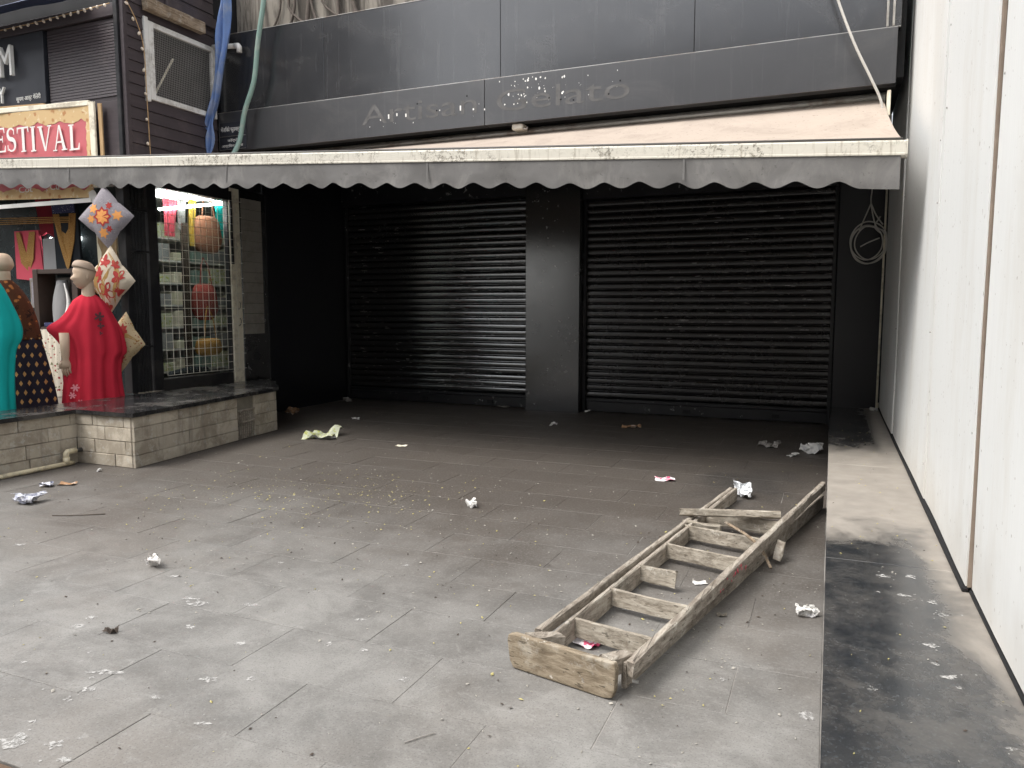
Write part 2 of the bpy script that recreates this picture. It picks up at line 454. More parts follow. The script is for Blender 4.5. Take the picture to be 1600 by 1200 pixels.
M['greystrip'] = plain('pale_grey_strip', (0.30, 0.28, 0.245), 0.35, 0.2, 3, dirt=(0.16, 0.145, 0.125), damt=0.5)
M['bulb'] = plain('frosted_bulb', (0.72, 0.62, 0.50), 0.2, 0.1)
M['paper'] = m_paper('white_paper', (0.66, 0.65, 0.62), (0.2, 0.2, 0.25), 0.35)
M['paper_red'] = m_paper('red_printed_paper', (0.72, 0.70, 0.67), (0.30, 0.07, 0.06), 0.6)
M['paper_grey'] = m_paper('grey_paper', (0.30, 0.28, 0.26), (0.12, 0.11, 0.1), 0.5)
M['paper_news'] = m_paper('blue_printed_paper', (0.68, 0.69, 0.74), (0.15, 0.17, 0.30), 0.55)
M['paper_green'] = m_paper('lime_printed_paper', (0.58, 0.60, 0.45), (0.42, 0.45, 0.08), 0.85)
M['paper_brown'] = m_paper('brown_wrapper', (0.34, 0.20, 0.11), (0.6, 0.55, 0.5), 0.6)
M['paper_pink'] = m_paper('pink_printed_packet', (0.74, 0.71, 0.72), (0.70, 0.07, 0.18), 0.95)
M['plastic'] = plain('white_plastic', (0.78, 0.80, 0.82), 0.3, 0.06)
def m_splat():
    g = G('chalky_white_splat')
    g.put(g.b.inputs['Alpha'], g.math('MULTIPLY', g.step(g.noise(55, 5, rough=0.7), 0.36, 0.62), 0.85))
    return g.done(g.mix(g.noise(40, 4), (0.36, 0.355, 0.34), (0.56, 0.55, 0.53)), 0.9, spec=0.2)
M['splat'] = m_splat()
M['leaf_y'] = plain('yellow_leaflet', (0.42, 0.37, 0.15), 0.8, 0.3, 40)
M['leaf_b'] = plain('brown_grit', (0.065, 0.05, 0.04), 0.9, 0.4, 40)
M['leaf_w'] = plain('pale_grit', (0.36, 0.34, 0.30), 0.9, 0.3, 40)
M['facade_a'] = m_concrete('far_render', (0.20, 0.18, 0.16), (0.30, 0.27, 0.24), (0.12, 0.105, 0.09))
M['facade_b'] = m_concrete('far_render_warm', (0.25, 0.22, 0.18), (0.36, 0.32, 0.27), (0.14, 0.12, 0.1))
M['window_dark'] = plain('far_window_glass', (0.02, 0.022, 0.025), 0.15)

# ------------------------------------------------------------------ mesh helpers
class MB:
    def __init__(s, off=(0, 0, 0)):
        s.v, s.f, s.o = [], [], Vector(off)
        s.mi, s.cur = [], 0
    def add(s, vs, fs):
        k = len(s.v)
        s.v += [tuple(Vector(p)) for p in vs]
        s.f += [tuple(i + k for i in f) for f in fs]
        s.mi += [s.cur] * len(fs)
        return s
    def box(s, x0, x1, y0, y1, z0, z1, ch=0.0):
        if ch <= 0:
            vs = [(x, y, z) for z in (z0, z1) for y in (y0, y1) for x in (x0, x1)]
            return s.add(vs, [(0, 2, 3, 1), (4, 5, 7, 6), (0, 1, 5, 4), (2, 6, 7, 3), (0, 4, 6, 2), (1, 3, 7, 5)])
        bm = bmesh.new()
        bmesh.ops.create_cube(bm, size=1)
        for v in bm.verts:
            v.co = ((x0 + x1) / 2 + v.co.x * (x1 - x0), (y0 + y1) / 2 + v.co.y * (y1 - y0), (z0 + z1) / 2 + v.co.z * (z1 - z0))
        bmesh.ops.bevel(bm, geom=bm.edges[:], offset=ch, segments=1, affect='EDGES', profile=0.5)
        s.bm(bm)
        return s
    def bm(s, bm, mat=None):
        bm.verts.index_update()
        s.add([(mat @ v.co if mat else v.co) for v in bm.verts], [[v.index for v in f.verts] for f in bm.faces])
        bm.free()
        return s
    def tube(s, pts, r, n=8, caps=True):
        pts = [Vector(p) for p in pts]
        rr = r if isinstance(r, (list, tuple)) else [r] * len(pts)
        rings, up = [], Vector((0, 0, 1))
        for i, p in enumerate(pts):
            d = (pts[min(i + 1, len(pts) - 1)] - pts[max(i - 1, 0)]).normalized()
            ref = Vector((0, 0, 1)) if abs(d.z) < 0.9 else Vector((1, 0, 0))
            if i == 0:
                u = d.cross(ref).normalized()
            else:
                u = (u - d * u.dot(d)).normalized()
            w = d.cross(u)
            rings.append([p + (u * math.cos(2 * math.pi * k / n) + w * math.sin(2 * math.pi * k / n)) * rr[i] for k in range(n)])
        return s.loft(rings, caps)
    def loft(s, rings, caps=True):
        n, k = len(rings[0]), len(rings)
        vs = [p for r in rings for p in r]
        fs = [(i * n + j, i * n + (j + 1) % n, (i + 1) * n + (j + 1) % n, (i + 1) * n + j) for i in range(k - 1) for j in range(n)]
        if caps:
            fs += [tuple(range(n))[::-1], tuple(range((k - 1) * n, k * n))]
        return s.add(vs, fs)
    def grid(s, rows):
        n, k = len(rows[0]), len(rows)
        return s.add([p for r in rows for p in r],
                     [(i * n + j, i * n + j + 1, (i + 1) * n + j + 1, (i + 1) * n + j) for i in range(k - 1) for j in range(n - 1)])
    def prism(s, poly, d):
        """poly: planar loop of 3-D points, d: extrusion vector"""
        n = len(poly)
        d = Vector(d)
        vs = [Vector(p) for p in poly] + [Vector(p) + d for p in poly]
        return s.add(vs, [tuple(range(n))[::-1], tuple(range(n, 2 * n))] + [(i, (i + 1) % n, n + (i + 1) % n, n + i) for i in range(n)])
    def plank(s, p0, p1, w, t, up=(0, 0, 1), seg=8, jit=0.0025, seed=0, taper=1.0):
        """worn board: w across 'up', t thick"""
        rnd = random.Random(seed)
        p0, p1 = Vector(p0), Vector(p1)
        d = (p1 - p0).normalized()
        u = Vector(up)
        u = (u - d * u.dot(d)).normalized()
        q = d.cross(u)
        c = min(0.007, t * 0.22)
        rings = []
        for i in range(seg + 1):
            f = i / seg
            p = p0.lerp(p1, f)
            hw, ht = w / 2 * (1 + (taper - 1) * f), t / 2
            sec = [(hw - c, ht), (hw, ht - c), (hw, -ht + c), (hw - c, -ht), (-hw + c, -ht), (-hw, -ht + c), (-hw, ht - c), (-hw + c, ht)]
            rings.append([p + u * (a_ + rnd.uniform(-jit, jit)) + q * (b_ + rnd.uniform(-jit, jit)) + d * (rnd.uniform(-3, 3) * jit if i in (0, seg) else 0) for a_, b_ in sec])
        return s.loft(rings)
    def build(s, name, mat, parent=None, smooth=False, kind=None):
        me = bpy.data.meshes.new(name)
        off = s.o if parent is None else s.o
        me.from_pydata([tuple(Vector(p) - off) for p in s.v], [], s.f)
        mats = mat if isinstance(mat, (list, tuple)) else [mat]
        for m in mats:
            me.materials.append(m)
        if len(mats) > 1:
            me.polygons.foreach_set('material_index', s.mi)
        if smooth:
            me.polygons.foreach_set('use_smooth', [True] * len(me.polygons))
        me.update()
        o = bpy.data.objects.new(name, me)
        COL.objects.link(o)
        if parent is not None:
            o.parent = parent
            if s.o.length == 0 and parent.type == 'EMPTY':
                pass
        else:
            o.location = off
        if kind:
            o['kind'] = kind
        return o

def tag(o, label, cat, group=None):
    o['label'] = label
    o['category'] = cat
    if group:
        o['group'] = group
    return o

def thing(name, label, cat, loc, group=None):
    o = bpy.data.objects.new(name, None)
    o.empty_display_size = 0.1
    COL.objects.link(o)
    o.location = loc
    return tag(o, label, cat, group)

def P(root):
    """mesh collector in world coordinates for a part of root"""
    o = root
    loc = Vector((0, 0, 0))
    while o is not None:
        loc += Vector(o.location)
        o = o.parent
    return MB(loc)

def text_mesh(mb, body, x0, x1, z0, z1, y, ext=0.004, fit_h=True):
    """flat lettering facing -Y inside the box x0..x1, z0..z1"""
    cu = bpy.data.curves.new('lettering', 'FONT')
    cu.body = body
    cu.extrude = ext
    cu.resolution_u = 4
    ob = bpy.data.objects.new('lettering', cu)
    COL.objects.link(ob)
    dg = bpy.context.evaluated_depsgraph_get()
    me = bpy.data.meshes.new_from_object(ob.evaluated_get(dg))
    vs = [v.co.copy() for v in me.vertices]
    fs = [tuple(p.vertices) for p in me.polygons]
    bpy.data.objects.remove(ob)
    bpy.data.curves.remove(cu)
    if not vs:
        bpy.data.meshes.remove(me)
        return mb
    ax, bx = min(v.x for v in vs), max(v.x for v in vs)
    ay, by = min(v.y for v in vs), max(v.y for v in vs)
    kx = (x1 - x0) / (bx - ax)
    kz = (z1 - z0) / (by - ay)
    mb.add([(x0 + (v.x - ax) * kx, y - ext - v.z, z0 + (v.y - ay) * kz) for v in vs], fs)
    bpy.data.meshes.remove(me)
    return mb

def catmull(pts, n=6):
    pts = [Vector(p) for p in pts]
    q = [pts[0] * 2 - pts[1]] + pts + [pts[-1] * 2 - pts[-2]]
    out = []
    for i in range(1, len(q) - 2):
        for k in range(n):
            t = k / n
            a_, b_, c_, d_ = q[i - 1], q[i], q[i + 1], q[i + 2]
            out.append(0.5 * ((2 * b_) + (c_ - a_) * t + (2 * a_ - 5 * b_ + 4 * c_ - d_) * t * t + (3 * b_ - a_ - 3 * c_ + d_) * t ** 3))
    out.append(pts[-1])
    return out

# ================================================================== SETTING: street, forecourt
def structure(mb, name, mat, parent=None):
    o = mb.build(name, mat, parent)
    if parent is None:
        o['kind'] = 'structure'
    return o

structure(MB().add([(-150, -150, -0.16), (150, -150, -0.16), (150, 150, -0.16), (-150, 150, -0.16)], [(0, 1, 2, 3)]), 'street', M['asphalt'])
FY0, TH, TW = 1.547, 0.4132, 0.79
XE = 0.018
floor_mb = MB().box(-9.6, XE + 0.6, FY0, 11.2, -0.15, -0.0032)
floor = structure(floor_mb, 'forecourt_floor', M['grout'])
structure(MB().box(-9.6, 1.2, FY0 - 0.16, FY0 - 0.004, -0.155, -0.002, 0.006), 'step_edge', M['rust_trim'])

# plinth outline of the neighbouring shop (plan): nosing in front, then slanting back
PL = [(-6.78, 1.6), (-6.78, 5.12), (-6.01, 5.12), (-6.33, 7.50), (-7.38, 8.62)]
def inside_plinth(x, y):
    if y < 5.12:
        return x < -6.80
    if y < 7.5:
        return x < -6.02 - (y - 5.12) * 0.135
    if y < 8.62:
        return x < -6.35 - (y - 7.5) * 0.92
    return x < -7.42

tile_full = None
for k in range(22):
    y0, y1 = FY0 + k * TH, FY0 + (k + 1) * TH
    off = -1.493 if k % 2 == 0 else -1.098
    for j in range(-9, 4):
        x0, x1 = off + j * TW, off + (j + 1) * TW
        x1 = min(x1, XE)
        if x1 - x0 < 0.05 or x0 < -7.9:
            continue
        if all(inside_plinth(x, y) for x in (x0, x1) for y in (y0, y1)):
            continue
        if x1 - x0 > TW - 0.001 and tile_full is not None:
            t = tile_full.copy()
            COL.objects.link(t)
        else:
            hx, hy = (x1 - x0) / 2 - 0.0011, TH / 2 - 0.0011
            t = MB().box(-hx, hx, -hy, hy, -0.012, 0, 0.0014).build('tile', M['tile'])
            if x1 - x0 > TW - 0.001:
                tile_full = t
        t.parent = floor
        t.location = ((x0 + x1) / 2 + random.uniform(-.0012, .0012), (y0 + y1) / 2, random.uniform(-0.0012, 0.0006))
        t.rotation_euler = (random.uniform(-.0016, .0016), random.uniform(-.001, .001), random.uniform(-.001, .001))

# ================================================================== SHUTTERED SHOP
YB, YP, YH = 10.65, 10.42, 7.80
shop = thing('shuttered_shop', 'closed black shop unit with deep recess, pillar and dark overhead panels', 'shop', (-3.4, 10.6, 0))
P(shop).box(-7.9, 0.75, YB + 0.12, YB + 0.4, -0.01, 3.6).build('back_wall', M['dark'], shop)
P(shop).box(-4.165, -3.335, YP, YB + 0.115, -0.008, 3.5, 0.006).build('pillar', M['pillar'], shop)
P(shop).box(0.035, 0.70, YP, YB + 0.117, -0.008, 3.5, 0.006).build('pillar', M['recess'], shop)
P(shop).box(-7.66, -7.445, 8.66, YB + 0.118, -0.008, 3.5, 0.006).build('side_wall', M['recess'], shop)
P(shop).box(-7.44, -4.17, YP + 0.10, YB + 0.10, 3.16, 3.50, 0.004).build('lintel', M['rail'], shop)
P(shop).box(-3.33, 0.03, YP + 0.10, YB + 0.10, 3.05, 3.50, 0.004).build('lintel', M['rail'], shop)
P(shop).box(-7.60, 0.46, YH + 0.13, YB + 0.3, 3.525, 3.60).build('soffit', M['dark'], shop)
P(shop).box(-7.60, 0.52, YH + 0.16, YB + 0.3, 3.605, 4.9).build('bulkhead', M['dark'], shop)
bx = [-7.385, -3.607, 0.45]
for i in range(2):
    P(shop).box(bx[i] + 0.0025, bx[i + 1] - 0.0025, YH, YH + 0.125, 3.515 , 4.0 + 0.003, 0.003).build('fascia_board', M['fascia'], shop)
ux = [-7.395, -5.75, -3.43, -1.35, 0.475]
for i in range(4):
    P(shop).box(ux[i] + 0.002, ux[i + 1] - 0.002, YH + 0.035, YH + 0.155, 4.007, 4.965, 0.003).build('upper_panel', M['fascia_hi'], shop)
P(shop).box(-7.395, 0.47, YH + 0.004, YH + 0.034, 4.004, 4.009).build('metal_strip', M['steel'], shop)
P(shop).box(-7.395, 0.47, YH + 0.03, YH + 0.16, 4.966, 4.972).build('metal_strip', M['steel'], shop)
# ghost of removed letters
text_mesh(P(shop), 'Artisan', -5.20, -3.70, 3.655, 3.880, YH - 0.0005, 0.0006).build('ghost_lettering', M['ghost'], shop)
text_mesh(P(shop), 'Gelato', -3.46, -1.98, 3.640, 3.865, YH - 0.0005, 0.0006).build('ghost_lettering', M['ghost'], shop)
# screw holes, plugs and torn glue spots along the lettering
rnd = random.Random(3)
sp = P(shop)
for i in range(75):
    x = rnd.choice([rnd.gauss(-3.1, 0.16), rnd.gauss(-3.0, 0.35), rnd.uniform(-5.2, -1.9)])
    z = rnd.uniform(3.70, 3.97) if x > -3.5 else rnd.uniform(3.62, 3.75)
    r = abs(rnd.gauss(0, 0.005)) + 0.0015
    n = 6
    sp.prism([(x + r * rnd.uniform(.6, 1.2) * math.cos(2 * math.pi * k / n), YH - 0.0004, z + r * rnd.uniform(.7, 1.8) * math.sin(2 * math.pi * k / n)) for k in range(n)], (0, -0.0012, 0))
for x, z, h in [(-4.83, 3.70, 0.05), (-4.60, 3.70, 0.035), (-3.90, 3.70, 0.055), (-4.72, 3.72, 0.03), (-3.74, 3.69, 0.02)]:
    sp.box(x - 0.008, x + 0.008, YH - 0.003, YH - 0.0002, z, z + h)
sp.build('glue_residue', M['letter'], shop, kind='stuff')
hb = P(shop)
for x, z in [(-4.45, 3.83), (-4.2, 3.73), (-2.85, 3.73), (-2.72, 3.70), (-2.08, 3.82), (-2.58, 3.68), (-3.82, 3.85), (-2.2, 3.70)]:
    hb.tube([(x, YH - 0.002, z), (x, YH + 0.01, z)], 0.010, 8)
hb.build('screw_hole', M['dark'], shop, kind='stuff')

# small plates with lettering at the end of the band
for (z0, z1, lines) in [(3.70, 3.875, [('मॅजिको फूडवर्क्स', 3.745, 3.825, -7.335, -6.97)]),
                        (3.535, 3.692, [('कॉर्पो', 3.622, 3.672, -7.23, -7.06), ('आर्टिसन जिला', 3.555, 3.607, -7.33, -6.98)])]:
    pl = tag(MB((-7.15, YH - 0.01, z0)).box(-7.365, -6.93, YH - 0.012, YH - 0.001, z0, z1, 0.002).build('name_plate', M['sign']),
             'upper small black name plate with one line of white script' if len(lines) == 1 else 'lower small black name plate with two lines of white script', 'sign', 'name plates on the dark fascia')
    tx = P(pl)
    for body, a0, a1, b0, b1 in lines:
        text_mesh(tx, body, b0, b1, a0, a1, YH - 0.0125, 0.001)
    tx.build('lettering', M['letter'], pl)
    eb = P(pl)
    eb.box(-7.366, -7.360, YH - 0.0135, YH - 0.0125, z0, z1).box(-7.359, -6.93, YH - 0.0135, YH - 0.0125, z0, z0 + 0.005)
    eb.build('edge_strip', M['steel'], pl)

# roller shutters: every slat a piece of its own
def shutter(x0, x1, ztop, label, mat, seed):
    root = thing('roller_shutter', label, 'shutter', ((x0 + x1) / 2, YB, 0), 'closed roller shutters')
    pitch = 0.098
    w = x1 - x0 - 0.06
    prof = [(0.002, 0.0), (-0.010, 0.003), (-0.0165, 0.008), (-0.0195, 0.022), (-0.021, 0.046), (-0.0195, 0.068), (-0.0165, 0.080), (-0.010, 0.085), (0.002, 0.0885), (0.002, 0.0985)]
    mb = MB()
    nx = 26
    rows = []
    for (dy, dz) in prof:
        rows.append([(-w / 2 + w * i / nx, dy, dz) for i in range(nx + 1)])
    base = None
    rnd = random.Random(seed)
    z = 0.215
    while z + pitch < ztop:
        if base is None:
            base = []
            for q_ in range(5):
                m2_ = MB()
                m2_.grid([[(x_, y_ + 0.006 * mnoise.noise(Vector((x_ * 1.3, q_ * 7.7 + seed, 0))) + (0.006 * math.exp(-((x_ - (q_ - 2) * 0.5) / 0.16) ** 2) if q_ % 2 else 0), z_ + 0.0016 * mnoise.noise(Vector((x_ * 0.9, q_ * 3.1, 4)))) for (x_, y_, z_) in r_] for r_ in rows])
                base.append(m2_.build('slat', mat, root, smooth=True))
            s_ = base[0]
            pool = base[1:]
        elif pool:
            s_ = pool.pop(0)
        else:
            s_ = rnd.choice(base).copy()
            COL.objects.link(s_)
        s_.parent = root
        s_.location = (0, rnd.uniform(-0.0015, 0.0015), z)
        s_.rotation_euler = (rnd.gauss(0, 0.03), rnd.gauss(0, 0.0006), rnd.gauss(0, 0.0012))
        z += pitch
    # bottom rail: flat plate with a lip
    P(root).box(x0 + 0.02, x1 - 0.02, YB - 0.036, YB - 0.004, 0.012, 0.155, 0.004).build('bottom_rail', M['rail'], root)
    P(root).box(x0 + 0.03, x1 - 0.03, YB - 0.048, YB - 0.006, 0.160, 0.210, 0.005).build('rail_lip', M['rail'], root)
    for xa, xb in ((x0, x0 + 0.045), (x1 - 0.045, x1)):
        P(root).box(xa, xb, YB - 0.075, YB - 0.01, 0.0, ztop + 0.1, 0.003).build('guide_channel', M['rail'], root)
    for fx in (0.45, 0.8):
        xx = x0 + (x1 - x0) * fx
        P(root).box(xx - 0.05, xx + 0.05, YB - 0.060, YB - 0.038, 0.05, 0.10, 0.004).build('lock_hasp', M['dark'], root)
    return root
shutter(-7.44, -4.17, 3.2, 'glossy black roller shutter beside the dark side wall of the recess', M['slat'], 5)
shutter(-3.33, 0.03, 3.1, 'dustier black roller shutter nearest the white hoarding', M['slat_old'], 11)

# concrete wall rising behind the dark panels, with dry roots on it
cw = tag(structure(MB((-5, 8.3, 4.9)).box(-7.398, 1.4, 8.22, 8.5, 4.905, 9.0), 'upper_wall', M['concrete']), 'stained concrete wall rising above the dark shop panels', 'wall')
del cw['kind']
rnd = random.Random(12)
for i in range(8):
    x = -6.75 + i * 0.17 + rnd.uniform(-.05, .05)
    pts = [(x + rnd.uniform(-.05, .05) + 0.12 * k * rnd.uniform(-.6, 1.0) / 2, 8.19 - rnd.uniform(0, .03), 6.4 - k * 0.36) for k in range(5)]
    P(cw).tube(catmull(pts, 4), [0.014 + 0.016 * rnd.random()] * 17, 6).build('dry_root', M['root'], cw, True)

# ================================================================== WHITE HOARDING AND GRANITE LEDGE
LZ = 0.262
ledge = thing('granite_ledge', 'long low black granite ledge dusted beige along the white hoarding', 'ledge', (0.3, 5, 0))
P(ledge).box(0.022, 0.72, 1.56, 10.415, -0.01, LZ - 0.032).build('ledge_base', M['slab'], ledge)
jy = [1.55, 4.02, 6.55, 8.35, 10.412]
for i in range(4):
    P(ledge).box(0.018, 0.70, jy[i] + 0.0012, jy[i + 1] - 0.0012, LZ - 0.030, LZ, 0.003).build('coping_slab', M['granite'], ledge)

hoard = thing('white_hoarding', 'tall white painted board hoarding standing behind the granite ledge', 'hoarding', (0.6, 5, LZ))
P(hoard).box(0.70, 0.78, 0.5, 10.6, LZ + 0.001, 6.2).build('backing', M['dark'], hoard)
def hpanel(y0, y1, x, zb, zt, top_in=0.0, lean=0.0, seed=0):
    mb = P(hoard)
    rnd = random.Random(seed)
    ny, nz = 6, 14
    front, back = [], []
    for i in range(nz + 1):
        f = i / nz
        z = zb + (zt - zb) * f
        row, rb = [], []
        for j in range(ny + 1):
            y = y0 + (y1 - y0) * j / ny
            if j == 0: y += lean * f + rnd.uniform(-.004, .004)
            if j == ny:
                y += rnd.uniform(-.004, .004)
                if z > 3.9: y -= top_in * ((z - 3.9) / 0.8) ** 2
            dx = 0.010 * mnoise.noise(Vector((y * 0.9, z * 0.8, seed * 3.1)))
            row.append((x + dx, y, z))
            rb.append((x + 0.018 + dx, y, z))
        front.append(row)
        back.append(rb)
    mb.grid(front)
    mb.grid([r[::-1] for r in back])
    for j in (0, ny):
        mb.grid([[front[i][j], back[i][j]] if j else [back[i][j], front[i][j]] for i in range(nz + 1)])
    mb.grid([front[0][::-1], back[0][::-1]])
    mb.build('board', M['hoard'], hoard, smooth=False)
hpanel(0.6, 3.712, 0.606, LZ + 0.028, 6.2, seed=1)
hpanel(3.735, 5.40, 0.589, LZ + 0.03, 6.2, seed=2, lean=0.02)
hpanel(5.412, 8.16, 0.588, LZ + 0.03, 6.2, seed=3, lean=0.12)
hpanel(8.172, 10.36, 0.582, LZ + 0.03, 5.0, top_in=0.55, seed=4)
P(hoard).plank((0.600, 3.724, LZ + 0.03), (0.600, 3.724, 6.1), 0.014, 0.021, (0, 1, 0), 16, 0.0015, 3).build('batten', M['ply'], hoard)
P(hoard).box(0.572, 0.60, 3.74, 10.36, LZ + 0.001, LZ + 0.022, 0.004).build('shadow_gap_strip', M['dark'], hoard)  # dark strips drawn for the shaded gap under the boards
P(hoard).box(0.599, 0.63, 1.56, 3.73, LZ + 0.001, LZ + 0.020, 0.004).build('shadow_gap_strip', M['dark'], hoard)
P(hoard).box(0.635, 0.66, 5.402, 5.412, LZ + 0.02, 6.1).build('batten', M['ply'], hoard)
P(hoard).box(0.60, 0.64, 10.362, 10.40, LZ + 0.004, 4.2).build('batten', M['ply'], hoard)
P(hoard).box(0.560, 0.58, 10.37, 10.412, LZ + 0.004, 0.34, 0.003).build('packing_block', M['cream'], hoard)

rnd = random.Random(31)
scw = P(hoard)
for (ya, xa) in ((3.66, 0.604), (3.79, 0.586), (5.34, 0.587), (5.52, 0.584), (8.08, 0.584), (8.24, 0.578), (2.2, 0.604)):
    z = 0.5
    while z < 4.5:
        yy_ = ya + rnd.uniform(-.012, .012)
        if rnd.random() < 0.3: scw.tube([(xa - 0.002, yy_, z), (xa + 0.012, yy_, z)], 0.0055, 7)
        z += 0.42 + rnd.uniform(-.06, .06)
scw.build('screw_heads', M['steel'], hoard, kind='stuff')

# ================================================================== STREET SIDE BEHIND THE CAMERA (unseen buildings added to shape reflections and block low light)
def far_building(x0, x1, y, z1, mat, label, nx, nz, seed):
    root = thing('added_building', label, 'building', ((x0 + x1) / 2, y, -0.15), 'unseen buildings added across the street')
    P(root).box(x0, x1, y - 8, y, -0.15, z1).build('wall', mat, root)
    P(root).box(x0 - 0.2, x1 + 0.2, y - 8.2, y + 0.35, z1 + 0.002, z1 + 0.35).build('parapet', mat, root)
    base = None
    for i in range(nx):
        for k in range(nz):
            cx = x0 + (x1 - x0) * (i + 0.5) / nx
            cz = 1.6 + k * 3.2
            if cz + 1.4 > z1: continue
            if base is None:
                base = o = MB().box(-0.7, 0.7, -0.05, 0.03, -0.8, 0.8).build('window', M['window_dark'], root)
            else:
                o = base.copy()
                COL.objects.link(o)
            o.parent = root
            o.location = (cx - (x0 + x1) / 2, 0.02, cz + 0.15)
far_building(-52, -21.5, -13, 17.5, M['facade_a'], 'unseen tall grey rendered building added across the street', 9, 5, 1)
far_building(-11.5, 34, -13, 10.5, M['facade_b'], 'unseen low warm rendered building added across the street', 11, 3, 2)

# ================================================================== AWNING
AY = 6.2
def rail_z(x):                       # top of the front rail, which hangs lower at the hoarding end
    return 2.694 - (x - 0.44) * 0.0603
aw = thing('awning', 'long awning of beige canvas with cream front rail and scalloped grey valance', 'awning', (-4, 8, 3.4))
AX0, AX1 = -9.9, 0.44
# canvas
rows = []
for i in range(13):
    f = i / 12
    row = []
    for j in range(49):
        x = -7.33 + (0.365 + 7.33) * j / 48
        xe = x + (0.06 * f * (j / 48))
        z = 3.435 * (1 - f) + (rail_z(x) + 0.004) * f - 0.05 * math.sin(math.pi * f) + 0.012 * mnoise.noise(Vector((x * 1.3, f * 3, 1))) * math.sin(math.pi * f)
        row.append((xe, 8.02 + (AY + 0.02 - 8.02) * f, z))
    rows.append(row)
P(aw).grid(rows).build('canvas', M['canvas'], aw, True)
mb = P(aw)
sec = [(-0.035, 0), (-0.040, -0.012), (-0.040, -0.095), (-0.030, -0.112), (0.045, -0.112), (0.05, -0.1), (0.05, -0.01), (0.04, 0)]
mb.loft([[(x, AY + a_, rail_z(x) + b_) for a_, b_ in sec] for x in (AX0, -7, -5, -3, -1, AX1)])
mb.build('front_rail', M['bar'], aw)
P(aw).loft([[(x, AY + a_ * 1.12, rail_z(x) + (b_ + 0.056) * 1.10 - 0.056) for a_, b_ in sec] for x in (AX1 + 0.001, AX1 + 0.012)]).build('end_cap', M['bar'], aw)
P(aw).tube([(x, AY - 0.002, rail_z(x) + 0.012) for x in (AX0, -7.3, -5, -2, AX1 - 0.02)], 0.013, 8).build('canvas_bead', M['bar_dark'], aw, True)
mb = P(aw)
mb.loft([[(x, AY - 0.0395, rail_z(x) - 0.088), (x, AY - 0.045, rail_z(x) - 0.092), (x, AY - 0.045, rail_z(x) - 0.104), (x, AY - 0.0395, rail_z(x) - 0.108)] for x in (AX0, AX1 - 0.002)])
mb.build('valance_track', M['bar'], aw)
# scalloped valance hanging from the rail
WL = 0.297
rows = []
NX = 600
for i in range(7):
    f = i / 6
    row = []
    for j in range(NX + 1):
        x = AX0 + (AX1 - 0.03 - AX0) * j / NX
        ph = (x - 0.16) / WL
        sc_ = 0.5 + 0.5 * math.cos(2 * math.pi * ph)
        drop = 0.232 - 0.050 * (1 - sc_ ** 0.85) + 0.008 * mnoise.noise(Vector((x * 1.7, 3, 0)))
        if x > 0.17:
            drop = 0.232 + (x - 0.17) * 0.03
        z = rail_z(x) - 0.106 - drop * f
        rip = 0.012 * f * mnoise.noise(Vector((x * 5.3, f * 2.2, 11))) + 0.006 * mnoise.noise(Vector((x * 13, f * 4, 3))) * f + 0.022 * f * mnoise.noise(Vector((x * 2.1, f * 0.7, 5))) + 0.012 * f * math.sin(x * 9.0 + 2 * mnoise.noise(Vector((x, 0, 8)))) + 0.02 * f * f * mnoise.noise(Vector((x * 0.6, 0, 2)))
        row.append((x, AY - 0.034 + rip, z))
    rows.append(row)
P(aw).grid(rows).build('valance', M['valance'], aw, True)
for xs_ in (-8.05, -5.75, -3.42, -1.12):
    P(aw).add([(xs_ + dx, AY - 0.040 - 0.012 * f_ + 0.02 * f_ * mnoise.noise(Vector((xs_ * 2.1, f_ * 0.7, 5))) , rail_z(xs_) - 0.108 - 0.165 * f_) for f_ in (0, .5, 1) for dx in (-0.008, 0.008)], [(0, 1, 3, 2), (2, 3, 5, 4)]).build('valance_seam', M['valance'], aw)
P(aw).tube([(-7.33, 8.05, 3.46), (0.38, 8.05, 3.46)], 0.045, 12).build('roller_tube', M['steel'], aw, True)
for x in (-5.9, -0.25):
    el = Vector((x - 0.85, 7.15, rail_z(x) + 0.12))
    am = P(aw).tube([(x, 7.98, 3.40), el], 0.028, 8).build('folding_arm', M['bar'], aw, True)
    P(am).tube([el + Vector((0, 0, -0.03)), (x - 0.1, AY + 0.05, rail_z(x) - 0.06)], 0.024, 8).build('fore_arm', M['bar'], am, True)
br = P(aw).box(-3.30, -3.17, 7.84, 8.0, 3.445, 3.512, 0.012).build('bracket', M['bar'], aw)
P(br).tube([(-3.18, 7.86, 3.46), (-3.13, 7.86, 3.44), (-3.12, 7.86, 3.47)], 0.012, 6).build('bracket_hook', M['steel'], br, True)
P(aw).box(0.385, 0.415, 7.80, 7.96, 3.24, 3.46, 0.004).build('bracket', M['cream'], aw)
P(aw).box(0.417, 0.435, 7.84, 7.92, 3.02, 3.25, 0.004).build('arm_plate', M['bar_dark'], aw)

# ================================================================== NEIGHBOURING CLOTHES SHOP
XS, YC = -7.40, 6.41
nb = thing('clothes_shop', 'dark corner clothes shop with signboard front, mesh window and grilled side', 'shop', (-8.6, 7.5, 0.40))
